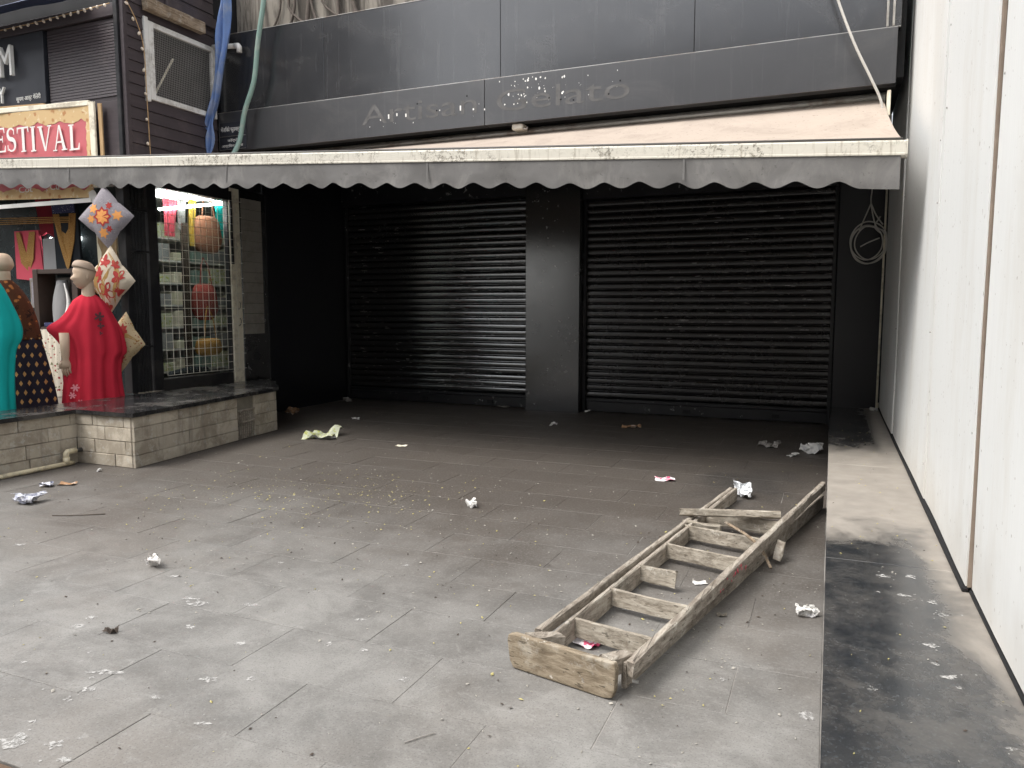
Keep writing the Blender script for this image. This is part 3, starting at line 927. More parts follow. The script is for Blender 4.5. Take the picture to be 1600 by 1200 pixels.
# upper storey: side boards round the mesh window, front board strips
WY0, WY1, WZ0, WZ1 = 6.745, 7.775, 3.925, 4.805
def siding(y0, y1, z0, z1):
    z = z0
    n = max(1, round((z1 - z0) / 0.135))
    h_ = (z1 - z0) / n
    for k in range(n):
        P(nb).add([(XS - 0.02, y0, z), (XS + 0.012, y0, z), (XS, y0, z + h_ - 0.004), (XS - 0.02, y0, z + h_ - 0.004),
                   (XS - 0.02, y1, z), (XS + 0.012, y1, z), (XS, y1, z + h_ - 0.004), (XS - 0.02, y1, z + h_ - 0.004)],
                  [(0, 1, 2, 3), (7, 6, 5, 4), (1, 5, 6, 2), (0, 4, 5, 1), (2, 6, 7, 3), (3, 7, 4, 0)]).build('siding_board', M['siding'], nb)
        z += h_
siding(YC + 0.06, 7.79, 3.12, WZ0)
siding(YC + 0.06, 7.79, WZ1, 5.9)
siding(YC + 0.06, WY0, WZ0, WZ1)
P(nb).box(XS - 0.12, XS - 0.021, YC + 0.03, 8.6, 3.12, WZ0).build('wall', M['dark'], nb)
P(nb).box(XS - 0.12, XS - 0.021, YC + 0.03, 8.6, WZ1, 5.9).build('wall', M['dark'], nb)
P(nb).box(XS - 0.9, XS - 0.8, YC + 0.13, 8.6, WZ0 - 0.3, 5.9).build('inner_screen', M['siding'], nb)
P(nb).box(XS - 0.79, XS - 0.125, 8.5, 8.6, WZ0 - 0.3, 5.9).build('inner_screen', M['siding'], nb)
P(nb).box(XS - 0.9, XS - 0.125, YC + 0.13, 8.6, 5.9, 6.0).build('roof', M['siding'], nb)
P(nb).plank((XS - 0.25, 7.0, 4.0), (XS - 0.3, 7.4, 4.6), 0.03, 0.02, (1, 0, 0), 4).build('inner_batten', M['cream'], nb)
P(nb).plank((XS - 0.25, 6.9, 4.0), (XS - 0.3, 6.95, 4.5), 0.14, 0.01, (0, 1, 0), 4).build('inner_batten', M['greycloth'], nb)
# mesh window: four white frame members and fine wire
wf = P(nb).box(XS - 0.02, XS + 0.03, WY0, WY0 + 0.075, WZ0, WZ1, 0.004).build('window_frame', M['white'], nb)
P(wf).box(XS - 0.02, XS + 0.034, WY0 - 0.06, WY0 - 0.004, WZ0 - 0.03, WZ1 + 0.03, 0.004).build('frame_member', M['white'], wf)
P(wf).box(XS - 0.02, XS + 0.028, WY1 - 0.06, WY1, WZ0, WZ1, 0.004).build('frame_member', M['white'], wf)
P(wf).box(XS - 0.02, XS + 0.026, WY0 + 0.076, WY1 - 0.061, WZ0, WZ0 + 0.06, 0.004).build('frame_member', M['white'], wf)
P(wf).box(XS - 0.02, XS + 0.026, WY0 + 0.076, WY1 - 0.061, WZ1 - 0.06, WZ1, 0.004).build('frame_member', M['white'], wf)
P(wf).box(XS + 0.031, XS + 0.045, WY0 + 0.02, WY0 + 0.05, 4.32, 4.44, 0.004).build('latch', M['white'], wf)
mw = P(wf)
y = WY0 + 0.09
while y < WY1 - 0.06:
    mw.box(XS + 0.0, XS + 0.003, y - 0.0014, y + 0.0014, WZ0 + 0.06, WZ1 - 0.06)
    y += 0.026
z = WZ0 + 0.07
while z < WZ1 - 0.06:
    mw.box(XS + 0.0034, XS + 0.006, WY0 + 0.075, WY1 - 0.06, z - 0.0014, z + 0.0014)
    z += 0.026
mw.build('wire_mesh', M['mesh'], wf, kind='stuff')
tag(MB((XS + 0.06, 7.1, 4.87)).plank((XS + 0.085, 6.66, 4.955), (XS + 0.085, 7.52, 4.955), 0.135, 0.09, (0, 0, 1), 10, 0.004, 9).build('wood_beam', M['wood_beam']), 'weathered wooden beam end above the white mesh window', 'beam')
P(nb).box(XS + 0.01, XS + 0.06, 7.0, 7.79, 5.03, 5.15, 0.004).build('eave_board', M['siding'], nb)

# front of the upper storey
P(nb).box(-11.5, -7.48, YC + 0.05, YC + 0.12, 2.95, 5.5).build('wall', M['dark'], nb)
for k, z in enumerate([4.70 - i * 0.033 for i in range(25)]):
    P(nb).add([(-8.63, YC + 0.02, z), (-8.63, YC + 0.011, z), (-8.63, YC + 0.016, z + 0.029), (-7.505, YC + 0.02, z), (-7.505, YC + 0.011, z), (-7.505, YC + 0.016, z + 0.029)],
              [(0, 1, 2), (5, 4, 3), (1, 4, 5, 2), (0, 3, 4, 1), (2, 5, 3, 0)]).build('louvre_slat', M['siding'], nb)
P(nb).box(-8.63, -7.505, YC + 0.022, YC + 0.046, 3.86, 4.75).build('louvre_backing', M['siding'], nb)
P(nb).box(-8.645, -7.50, YC + 0.004, YC + 0.048, 2.95, 3.855, 0.004).build('front_panel', M['siding'], nb)
P(nb).box(-7.497, -7.44, YC - 0.03, YC + 0.045, 2.9, 5.5, 0.004).build('corner_post', M['blackmetal'], nb)
P(nb).box(-7.437, XS + 0.02, YC + 0.0, YC + 0.055, 2.9, 5.5, 0.004).build('corner_trim', M['siding'], nb)
P(nb).box(-11.5, -7.5, YC - 0.02, YC + 0.04, 4.76, 4.90, 0.006).build('eave_rail', M['siding'], nb)
sg = P(nb).box(-11.5, -8.66, YC - 0.02, YC + 0.045, 3.93, 4.75, 0.004).build('signboard', M['sign'], nb)
text_mesh(P(sg), 'AM', -9.62, -9.135, 4.285, 4.635, YC - 0.05, 0.02).build('lettering', M['letter'], sg)
text_mesh(P(sg), 'RY', -9.56, -9.335, 3.99, 4.175, YC - 0.035, 0.012).build('lettering', M['letter'], sg)
text_mesh(P(sg), 'सुपम आर्ट गॅलेरी', -9.175, -8.745, 3.975, 4.055, YC - 0.022, 0.002).build('lettering', M['letter'], sg)

# fairy lights
def fairy(label, pts, nb_, seed):
    pts = catmull(pts, 5)
    root = thing('fairy_lights', label, 'string lights', pts[0], 'strings of small bulbs on the clothes shop')
    P(root).tube(pts, 0.0055, 5).build('wire', M['cardboard'], root)
    rnd = random.Random(seed)
    bm = bmesh.new()
    bmesh.ops.create_icosphere(bm, subdivisions=2, radius=0.016)
    for v in bm.verts: v.co.z *= 1.5
    base = MB().bm(bm).build('bulb', M['bulb'], root, True)
    for i in range(nb_):
        f = (i + 0.5) / nb_ * (len(pts) - 1)
        p = pts[int(f)].lerp(pts[min(int(f) + 1, len(pts) - 1)], f % 1)
        o = base if i == 0 else base.copy()
        if i: COL.objects.link(o)
        o.parent = root
        o.location = p - pts[0] + Vector((rnd.uniform(-.01, .01), -0.02, -0.02))
        o.rotation_euler = (rnd.uniform(-1, 1), rnd.uniform(-1, 1), 0)
fairy('string of small bulbs along the top of the signboard', [(-11.2, YC - 0.06, 4.88), (-10, YC - 0.06, 4.84), (-9, YC - 0.06, 4.83), (-8.2, YC - 0.06, 4.85), (-7.5, YC - 0.06, 4.87)], 26, 1)
fairy('string of small bulbs hanging down the shop corner beside mesh window', [(-7.39, YC + 0.03, 4.98), (XS + 0.05, YC + 0.16, 4.72), (XS + 0.05, YC + 0.24, 4.45), (XS + 0.05, YC + 0.25, 4.0), (XS + 0.05, YC + 0.26, 3.5), (XS + 0.05, YC + 0.27, 3.05)], 9, 2)
# dark tarpaulin eave over the sign
rows = [[(x, 6.36 - 0.42 * f, 5.02 + 0.10 * math.sin(f * 2) - 0.24 * f + 0.03 * mnoise.noise(Vector((x * 1.5, f * 2, 0)))) for x in [-11.5 + 0.2 * i for i in range(19)]] for f in [k / 5 for k in range(6)]]
tag(MB((-9.5, 6.3, 5.0)).grid(rows).build('tarpaulin', M['darktarp'], None, True), 'dark blue tarpaulin sagging over the top of the signboard', 'tarpaulin')

# banner
bn = thing('banner', 'red festival banner with gold leaf border hung on cream battens', 'banner', (-9, YC - 0.09, 2.75))
def bz(x, z):                        # the cloth hangs a little askew
    return z + (x + 7.78) * -0.035
def bpt(x, z, y=YC - 0.080):
    return (x, y + 0.010 * math.sin(x * 5 + z * 3) + 0.006 * math.sin(z * 9), bz(x, z))
XB0, XB1 = -11.3, -7.885
rows = [[bpt(XB0 + (XB1 - XB0) * j / 60, 2.86 + (3.80 - 2.86) * i / 20) for j in range(61)] for i in range(21)]
P(bn).grid(rows).build('cloth', M['bannerred'], bn, True)
def border(zin, zout, name):
    n = 120
    top = [bpt(XB0 + (XB1 - XB0) * j / n, zout, YC - 0.084) for j in range(n + 1)]
    low = []
    for j in range(n + 1):
        x = XB0 + (XB1 - XB0) * j / n
        s_ = abs(math.sin(x * 9.0)) * 0.035 + 0.02 * mnoise.noise(Vector((x * 14, 2, 0)))
        low.append(bpt(x, zin + (s_ if zout < zin else -s_), YC - 0.084))
    P(bn).grid([top, low]).build(name, M['bannergold'], bn)
border(3.66, 3.80, 'gold_border')
border(2.865, 2.775, 'gold_border')
rows = [[bpt(XB1 - 0.075 + 0.02 * abs(math.sin(i * 1.1)), 2.88 + 0.8 * i / 20, YC - 0.088) for i in range(21)], [bpt(XB1, 2.88 + 0.8 * i / 20, YC - 0.088) for i in range(21)]]
P(bn).grid(rows).build('gold_border', M['bannergold'], bn)
P(bn).plank((XB1 + 0.045, YC - 0.075, 2.90), (XB1 + 0.045, YC - 0.075, 3.84), 0.085, 0.03, (1, 0, 0), 6, 0.003).build('batten', M['cream'], bn)
P(bn).plank((-11.3, YC - 0.075, bz(-11.3, 3.835)), (XB1 + 0.0, YC - 0.075, 3.835), 0.06, 0.03, (0, 0, 1), 10, 0.003).build('batten', M['cream'], bn)
P(bn).box(XB0, XB1 - 0.02, YC - 0.100, YC - 0.092, 2.725, 2.775, 0.003).build('white_hem', M['letter'], bn)
rows = [[(XB1 + 0.0 + 0.065 * math.cos(t), YC - 0.09, 2.79 + 0.075 * math.sin(t)), (XB1 - 0.06, YC - 0.09, 2.79 + 0.05 * math.sin(t))] for t in [-1.57 + 3.14 * k / 10 for k in range(11)]]
P(bn).grid(rows).build('hem_tab', M['letter'], bn)

def serif_letters(mb, word, x0, x1, zf, y):
    """roman capitals; widths in units of cap height"""
    W_ = {'F': .62, 'E': .66, 'S': .62, 'T': .76, 'I': .36, 'V': .86, 'A': .86, 'L': .64}
    gap = 0.12
    tot = sum(W_[c] for c in word) + gap * (len(word) - 1)
    k = (x1 - x0) / tot
    u = 0.0
    lay = [0]
    def poly(pts, cx, z0, h_):
        lay[0] += 1
        yy = y - 0.0006 * (lay[0] % 9)
        mb.prism([(x0 + (cx + a_) * k, yy, z0 + bz_ * h_) for a_, bz_ in pts], (0, -0.0004, 0))
    for c in word:
        w = W_[c]
        xm = x0 + (u + w / 2) * k
        z0, h_ = zf(xm)
        st, th, sr = 0.17, 0.07, 0.05
        def rect(a0, a1, b0, b1): poly([(a0, b0), (a1, b0), (a1, b1), (a0, b1)], u, z0, h_)
        if c in 'EFLTI':
            cx = {'E': .10, 'F': .10, 'L': .10, 'T': w / 2 - st / 2, 'I': w / 2 - st / 2}[c]
            rect(cx, cx + st, 0, 1)
            rect(cx - 0.08, cx + st + 0.08, 0, sr)
            if c != 'T': rect(cx - 0.08, cx + st + 0.08, 1 - sr, 1)
            if c in 'EL':
                rect(cx, w, 0, th)
                poly([(w - 0.09, 0), (w + 0.02, 0), (w + 0.04, 0.26), (w, 0.26)], u, z0, h_)
            if c in 'EF':
                rect(cx, w - 0.02, 1 - th, 1)
                poly([(w - 0.10, 1), (w, 1), (w + 0.01, 0.77), (w - 0.03, 0.77)], u, z0, h_)
                rect(cx, w - 0.14, 0.49, 0.49 + th)
                rect(w - 0.17, w - 0.12, 0.40, 0.66)
            if c == 'T':
                rect(0, w, 1 - th, 1)
                poly([(0, 1), (0.09, 1), (0.03, 0.76), (-0.01, 0.76)], u, z0, h_)
                poly([(w, 1), (w - 0.09, 1), (w - 0.03, 0.76), (w + 0.01, 0.76)], u, z0, h_)
        elif c == 'V':
            poly([(0.06, 1), (0.25, 1), (0.50, 0.0), (0.40, 0.0)], u, z0, h_)
            poly([(w - 0.10, 1), (w - 0.03, 1), (0.50, 0.0), (0.42, 0.0)], u, z0, h_)
            rect(0, 0.33, 1 - sr, 1)
            rect(w - 0.22, w + 0.05, 1 - sr, 1)
        elif c == 'A':
            poly([(w - 0.06, 0), (w - 0.25, 0), (0.38, 1.0), (0.47, 1.0)], u, z0, h_)
            poly([(0.08, 0), (0.15, 0), (0.45, 1.0), (0.38, 1.0)], u, z0, h_)
            rect(0.22, w - 0.22, 0.30, 0.30 + th)
            rect(w - 0.33, w + 0.02, 0, sr)
            rect(-0.02, 0.24, 0, sr)
        elif c == 'S':
            pts = []
            for i in range(25):
                t = i / 24
                ang = 0.35 + t * 4.25 if t < 0.5 else 0
                if t <= 0.5:
                    a_ = R(40) + (R(270) - R(40)) * (t / 0.5)
                    p = (w / 2 + 0.23 * math.cos(a_), 0.745 + 0.215 * math.sin(a_))
                else:
                    a_ = R(90) - (R(90) + R(140)) * ((t - 0.5) / 0.5)
                    p = (w / 2 + 0.25 * math.cos(a_), 0.27 + 0.24 * math.sin(a_) + 0.02)
                hw = 0.035 + 0.055 * math.sin(math.pi * min(1, max(0, (t - 0.15) / 0.7)))
                pts.append((p, hw))
            L_, R_ = [], []
            for i, (p, hw) in enumerate(pts):
                a0 = pts[max(0, i - 1)][0]
                a1 = pts[min(24, i + 1)][0]
                d = Vector((a1[0] - a0[0], a1[1] - a0[1])).normalized()
                L_.append((p[0] - d.y * hw, p[1] + d.x * hw))
                R_.append((p[0] + d.y * hw, p[1] - d.x * hw))
            yy = y - 0.0003
            mb.grid([[(x0 + (u + a_) * k, yy, z0 + b_ * h_) for a_, b_ in L_], [(x0 + (u + a_) * k, yy, z0 + b_ * h_) for a_, b_ in R_]])
            for (sx, sz) in ((w - 0.10, 0.80), (0.06, 0.18)):
                rect(sx - 0.02, sx + 0.03, sz - 0.1, sz + 0.12)
        u += w + gap
serif_letters(lm := P(bn), 'FESTIVAL', -9.69, -8.05, lambda x: (3.325 + (x + 8.1) * -0.055, 0.29), YC - 0.096)
lm.build('lettering', M['letter'], bn)
text_mesh(P(bn), 'Cot', -9.10, -8.86, 2.895, 2.965, YC - 0.112, 0.002).build('lettering', M['letter'], bn)
text_mesh(P(bn), ', Cu', -8.62, -8.40, 2.885, 2.965, YC - 0.112, 0.002).build('lettering', M['letter'], bn)
tag(MB((-7.75, YC - 0.05, 2.9)).plank((-7.735, YC - 0.05, 2.9), (-7.745, YC - 0.05, 3.82), 0.055, 0.02, (1, 0, 0), 6).build('batten', M['cardboard']), 'bare tan wooden batten standing just beside the banner edge', 'batten')
tag(MB((-9.5, YC - 0.05, 3.87)).plank((-10.9, YC - 0.045, 3.975), (-8.66, YC - 0.045, 3.885), 0.07, 0.02, (0, 0, 1), 8, 0.004).build('batten', M['cardboard']), 'tan board strip lying along the top of the banner', 'batten')

# ---- plinth: limewashed blocks under a granite coping
PZ = 0.530
plinth = thing('shop_plinth', 'low limewashed block plinth with dark granite coping below the clothes shop', 'plinth', (-6.8, 5.5, 0))
core = [(-7.36, 1.6), (-6.80, 1.6), (-6.80, 5.14), (-6.035, 5.14), (-6.352, 7.49), (-7.36, 8.60)]
def core_box(z0, z1, poly):
    return P(plinth).prism([(x, y, z0) for x, y in poly], (0, 0, z1 - z0))
core_box(-0.01, 0.488, core).build('core', M['mortar'], plinth)
cop = [(-7.30, 1.6), (-6.735, 1.6), (-6.735, 5.085), (-5.975, 5.085), (-6.31, 7.53), (-7.30, 8.60)]
def rough_edge(poly, seed):
    rnd = random.Random(seed)
    out = []
    for i, p in enumerate(poly):
        q = poly[(i + 1) % len(poly)]
        n = max(1, int((Vector(q) - Vector(p)).length / 0.09))
        for k in range(n):
            f = k / n
            out.append((p[0] + (q[0] - p[0]) * f + (rnd.uniform(-.003, .003) if k else 0), p[1] + (q[1] - p[1]) * f + (rnd.uniform(-.003, .003) if k else 0)))
    return out
core_box(0.491, PZ, rough_edge(cop, 4)).build('coping', M['slab'], plinth)
def wall_blocks(p, q, nrm, skip=None, seed=0, stagger=0.0):
    p, q, nrm = Vector((*p, 0)), Vector((*q, 0)), Vector((*nrm, 0)).normalized()
    L_ = (q - p).length
    d = (q - p) / L_
    rnd = random.Random(seed)
    hs_ = [0.0, 0.118, 0.250, 0.382, 0.489]
    for c in range(4):
        z0, z1 = hs_[c], hs_[c + 1]
        s_ = -0.17 if c % 2 else 0.0
        s_ -= stagger
        while s_ < L_:
            ln = 0.42 + rnd.uniform(-0.09, 0.10)
            a0, a1 = max(0, s_), min(L_, s_ + ln)
            s_ += ln
            segs = [(a0, a1)]
            if skip:
                segs = [(a0, min(a1, skip[0])), (max(a0, skip[1]), a1)]
            for b0, b1 in segs:
                if b1 - b0 < 0.04: continue
                g_ = 0.0022
                th = 0.024 + rnd.uniform(0, 0.006)
                o0 = p + d * (b0 + g_ * 1.6)
                o1 = p + d * (b1 - g_ * 1.6)
                n_ = 0.004
                vs = []
                for zz in (z0 + g_, z1 - g_):
                    vs += [o0 + Vector((0, 0, zz)), o1 + Vector((0, 0, zz)), o1 + nrm * (th - n_) + Vector((0, 0, zz)), o0 + nrm * (th - n_) + Vector((0, 0, zz))]
                jit = lambda: rnd.uniform(-0.002, 0.002)
                ins = [o0 + d * n_ + nrm * (th + jit()) + Vector((0, 0, z0 + g_ + n_)), o1 - d * n_ + nrm * (th + jit()) + Vector((0, 0, z0 + g_ + n_)),
                       o1 - d * n_ + nrm * (th + jit()) + Vector((0, 0, z1 - g_ - n_)), o0 + d * n_ + nrm * (th + jit()) + Vector((0, 0, z1 - g_ - n_))]
                P(plinth).add(vs + ins, [(0, 1, 2, 3), (7, 6, 5, 4), (0, 3, 7, 4), (1, 5, 6, 2), (3, 2, 9, 8), (2, 6, 10, 9), (6, 7, 11, 10), (7, 3, 8, 11), (8, 9, 10, 11)]).build('block', M['brick'], plinth)
wall_blocks((-6.80, 2.2), (-6.80, 5.135), (1, 0), seed=1, stagger=0.1)
wall_blocks((-6.775, 5.14), (-6.037, 5.14), (0, -1), seed=2)
e1 = Vector((-6.352 + 6.035, 7.49 - 5.14)).normalized()
wall_blocks((-6.035, 5.116), (-6.352, 7.49), (e1.y, -e1.x), skip=(1.60, 1.93), seed=3)
# timber drain grating in the plinth
gr = thing('drain_grating', 'small slatted timber grating over a dark opening in the block plinth', 'grating', (-6.25, 6.85, 0.02))
def on_face(s_, out=0.0, z=0.0):
    p = Vector((-6.035, 5.116, 0)) + Vector((e1.x, e1.y, 0)) * s_ + Vector((e1.y, -e1.x, 0)) * out
    return Vector((p.x, p.y, z))
P(gr).add([on_face(1.6, 0.003, 0), on_face(1.93, 0.003, 0), on_face(1.93, 0.003, 0.487), on_face(1.6, 0.003, 0.487)], [(0, 1, 2, 3)]).build('opening', M['dark'], gr)
for k in range(8):
    s_ = 1.625 + k * 0.039
    P(gr).plank(on_face(s_, 0.014, 0.005), on_face(s_, 0.014, 0.335), 0.017, 0.012, tuple(Vector((e1.x, e1.y, 0))), 3, 0.001, k).build('slat', M['wood'], gr)
for z in (0.20, 0.335):
    P(gr).plank(on_face(1.605, 0.028, z), on_face(1.925, 0.028, z), 0.022, 0.012, (0, 0, 1), 4, 0.001, 3).build('rail', M['wood'], gr)
# drain pipe stub and channel
dp = thing('drain_pipe', 'cream plastic drain pipe elbow at the foot of the block plinth', 'pipe', (-6.72, 5.0, 0))
P(dp).tube([(-6.715, 5.11, 0.135), (-6.715, 5.02, 0.135)], 0.020, 10).build('stub', M['bar_dark'], dp, True)
P(dp).tube([(-6.715, 5.05, 0.137), (-6.715, 4.955, 0.137), (-6.715, 4.945, 0.127), (-6.715, 4.945, 0.045)], 0.026, 12).build('elbow', M['pvc'], dp, True)
P(dp).tube([(-6.715, 4.945, 0.085), (-6.715, 4.945, 0.022)], 0.031, 12).build('collar', M['pvc'], dp, True)
P(dp).tube([(-6.715, 5.02, 0.024), (-6.715, 4.6, 0.024), (-6.715, 4.0, 0.022), (-6.72, 2.4, 0.022)], 0.022, 10).build('floor_pipe', M['pvc'], dp, True)

# ---- ground storey of the clothes shop
P(nb).box(-11.5, -7.301, 1.6, 8.15, 0.25, 0.40).build('floor', M['shopfloor'], nb)
P(nb).box(-11.5, -7.67, 8.151, 10.4, 0.25, 0.40).build('floor', M['shopfloor'], nb)
P(nb).box(-7.66, -7.53, 8.2, 10.35, 0.40, 3.12).build('wall', M['shopwall'], nb)
P(nb).box(-11.5, -7.53, 10.2, 10.35, 0.40, 3.12).build('wall', M['shopwall'], nb)
P(nb).box(-11.6, -11.5, 6.5, 10.35, 0.40, 3.12).build('wall', M['shopwall'], nb)
P(nb).box(-11.5, -7.525, 6.54, 10.35, 3.0, 3.115).build('ceiling', M['shopwall'], nb)
P(nb).box(-11.5, -8.02, 6.86, 6.92, 0.40, 2.999).build('display_panel', M['panelteal'], nb)
# corner: folded gate between posts
P(nb).box(XS - 0.11, XS + 0.01, YC - 0.10, YC - 0.02, PZ + 0.002, 2.98, 0.004).build('corner_post', M['blackmetal'], nb)
for k in range(9):
    yy = YC - 0.005 + k * 0.024
    P(nb).box(XS - 0.05 - 0.02 * (k % 2), XS - 0.012 + 0.012 * (k % 2), yy, yy + 0.014, PZ + 0.002, 2.97, 0.002).build('gate_bar', M['blackmetal'], nb)
for z in (1.05, 2.15, 2.62):
    P(nb).box(XS - 0.03, XS + 0.016, YC - 0.012, YC + 0.215, z, z + 0.025, 0.003).build('gate_tie', M['blackmetal'], nb)
P(nb).box(XS - 0.06, XS + 0.005, YC + 0.222, YC + 0.36, PZ + 0.002, 2.99, 0.004).build('gate_post', M['blackmetal'], nb)
P(nb).box(XS - 0.05, XS + 0.012, YC + 0.225, YC + 0.355, PZ + 0.35, PZ + 0.36, 0.002).build('gate_tie', M['blackmetal'], nb)
gl_ = P(nb).box(XS - 0.108, XS - 0.102, YC + 0.37, 7.95, PZ + 0.13, 2.92).build('glass_pane', M['glass'], nb)
P(nb).box(XS - 0.14, XS - 0.02, YC + 0.365, 7.955, PZ - 0.02, PZ + 0.125, 0.004).build('window_sill', M['blackmetal'], nb)
P(nb).box(XS - 0.14, XS - 0.01, YC + 0.365, 8.2, 2.93, 3.10, 0.004).build('window_head', M['blackmetal'], nb)
P(nb).box(XS - 0.10, XS - 0.03, 7.94, 7.965, PZ + 0.13, 2.93).build('window_jamb', M['blackmetal'], nb)
P(nb).box(XS - 0.06, XS - 0.008, 7.968, 8.15, PZ - 0.03, 3.10, 0.004).build('cream_post', M['cream'], nb)
P(nb).plank((XS + 0.004, 7.985, 2.1), (XS + 0.004, 7.975, 3.05), 0.04, 0.02, (0, 1, 0), 5).build('post_strip', M['blackmetal'], nb)
for z in (1.28, 1.50):
    P(nb).tube(catmull([(XS + 0.0, 8.06, z), (XS + 0.02, 8.07, z + 0.01), (XS + 0.025, 8.08, z + 0.06), (XS + 0.02, 8.065, z + 0.10)], 3), 0.005, 5).build('hook', M['bar_dark'], nb)
P(nb).box(XS - 0.12, XS - 0.004, 8.153, 8.655, PZ - 0.03, 3.10, 0.005).build('end_panel', M['pillar'], nb)
for k in range(13):
    P(nb).box(XS - 0.0035, XS + 0.004, 8.165, 8.56, 1.16 + k * 0.141, 1.16 + k * 0.141 + 0.137, 0.0015).build('pale_strip', M['greystrip'], nb)  # pale grey pieces stacked over the upper end panel
P(nb).box(XS - 0.10, XS + 0.002, 8.657, 8.675, 0.0, 3.10, 0.002).build('end_trim', M['blackmetal'], nb)
# grille of welded wires, each wire a piece
gri = thing('wire_grille', 'cream welded wire grille in front of the shop side window', 'grille', (XS, 7.4, 0.69))
gy0, gy1, gz0, gz1 = YC + 0.40, 8.02, 0.70, 2.93
k = 0
yv = gy0
while yv <= gy1 + 0.001:
    P(gri).tube([(XS + 0.022, yv, gz0), (XS + 0.022, yv, gz1 if k % 1 == 0 else 1.75)], 0.0032, 5).build('wire', M['wire'], gri)
    yv += 0.1009
    k += 1
zv = gz0
while zv <= gz1:
    P(gri).tube([(XS + 0.0285, gy0 - 0.01, zv), (XS + 0.0285, gy1 + 0.13 if k % 2 else gy1 + 0.02, zv)], 0.0032, 5).build('wire', M['wire'], gri)
    zv += 0.1012 if zv < 1.75 else 0.1012
    k += 1
# interior light
lt = thing('tube_light', 'lit fluorescent tube glowing inside behind the wire grille', 'lamp', (-8.0, 7.9, 2.86))
P(lt).tube([(-8.0, 7.36, 2.775), (-8.0, 8.47, 2.985)], 0.018, 10).build('tube', M['tube'], lt, True)
P(lt).box(-8.06, -8.02, 7.3, 8.55, 3.0, 3.06).build('batten', M['white'], lt)

lp_ = thing('added_glow_panel', 'added flat glowing panel inside at the top of the grilled window', 'lamp', (-8.0, 7.6, 2.97))  # glowing panel added to brighten the goods and the shutter reflection
P(lp_).box(-8.30, -7.66, 7.05, 8.05, 2.972, 2.986).build('diffuser', M['panelglow'], lp_)
P(lp_).box(-8.33, -7.63, 7.02, 8.08, 2.987, 2.998).build('frame', M['white'], lp_)

def sheet(mb, outline, y, depth=0.03, wav=0.012, seed=0):
    """hung garment: outline in x,z, thick, facing -Y, with soft folds"""
    n = len(outline)
    pts = [(x, y + wav * math.sin(x * 25 + seed), z) for x, z in outline]
    mb.prism(pts, (0, depth, 0))
    return mb
def garment(name, label, cat, outline, y, mat, extra=None, group='clothes displayed in the shop front'):
    cx = sum(p[0] for p in outline) / len(outline)
    cz = min(p[1] for p in outline)
    root = thing(name, label, cat, (cx, y, cz), group)
    # fabric with folds
    xs0, xs1 = min(p[0] for p in outline), max(p[0] for p in outline)
    zs0, zs1 = min(p[1] for p in outline), max(p[1] for p in outline)
    sheet(P(root), outline, y).build('fabric', mat, root)
    for nm, ol, m2 in (extra or []):
        sheet(P(root), ol, y - 0.013, 0.008).build(nm, m2, root)
    return root
DY = 6.80
garment('hanging_tunic', 'pink tunic with gold yoke hanging in the shop front', 'tunic', [(-9.99, 2.52), (-9.52, 2.52), (-9.46, 1.90), (-9.62, 1.87), (-10.0, 1.90)], DY, M['pink'],
        [('gold_yoke', [(-9.92, 2.5), (-9.84, 2.5), (-9.76, 2.22), (-9.66, 2.5), (-9.56, 2.5), (-9.60, 2.15), (-9.72, 1.98), (-9.84, 2.1)], M['gold'])])
garment('hanging_shirt', 'maroon shirts bunched on the rail in the shop front', 'shirt', [(-9.55, 2.99), (-9.08, 2.99), (-9.05, 2.46), (-9.22, 2.40), (-9.34, 2.48), (-9.48, 2.44)], DY, M['maroon'])
garment('hanging_kurta', 'charcoal kurta with blue print shoulders and gold neckline', 'kurta', [(-9.16, 2.99), (-8.76, 2.99), (-8.72, 2.6), (-8.70, 1.90), (-9.12, 1.90), (-9.14, 2.6)], DY - 0.05, M['black_cloth'],
        [('print_yoke', [(-9.15, 2.985), (-8.78, 2.985), (-8.75, 2.70), (-9.13, 2.70)], M['bluewhite']), ('gold_neckline', [(-9.12, 2.69), (-9.03, 2.69), (-9.0, 2.48), (-8.92, 2.44), (-8.85, 2.5), (-8.83, 2.69), (-8.74, 2.69), (-8.78, 2.35), (-8.86, 2.06), (-8.91, 1.99), (-8.97, 2.06), (-9.05, 2.35)], M['gold'])])
garment('tank_top', 'tan tank top pinned on a cream card by the cushions', 'top', [(-8.44, 2.56), (-8.06, 2.56), (-8.02, 1.75), (-8.42, 1.75)], DY - 0.02, M['creamcard'],
        [('top', [(-8.37, 2.55), (-8.31, 2.55), (-8.27, 2.33), (-8.20, 2.30), (-8.13, 2.36), (-8.10, 2.55), (-8.05, 2.55), (-8.07, 2.25), (-8.06, 1.78), (-8.36, 1.78), (-8.33, 2.2), (-8.39, 2.32)], M['tan'])])
garment('hanging_scarf', 'plain grey scarf hanging between the pink tunic and the kurta', 'scarf', [(-9.44, 2.40), (-9.18, 2.42), (-9.15, 1.88), (-9.30, 1.80), (-9.46, 1.86)], DY, M['greycloth'])
dr = thing('display_rail', 'thin golden rail with hangers across the shop front', 'rail', (-9.4, DY - 0.07, 2.63))
for k in range(4):
    P(dr).tube([(-10.6, DY - 0.07 - 0.02 * k, 2.70 - 0.03 * k), (-8.78, DY - 0.09, 2.64 - 0.02 * k)], 0.006, 5).build('rod', M['gold'], dr)
ls = thing('light_strip', 'white lit display strip behind the hanging kurta', 'lamp', (-9.1, DY + 0.03, 2.40))
P(ls).box(-9.36, -8.82, DY + 0.035, DY + 0.055, 2.37, 2.42, 0.004).build('diffuser', M['tube'], ls)
P(ls).box(-9.32, -8.86, DY + 0.035, DY + 0.055, 2.26, 2.31, 0.004).build('reflector', M['letter'], ls)
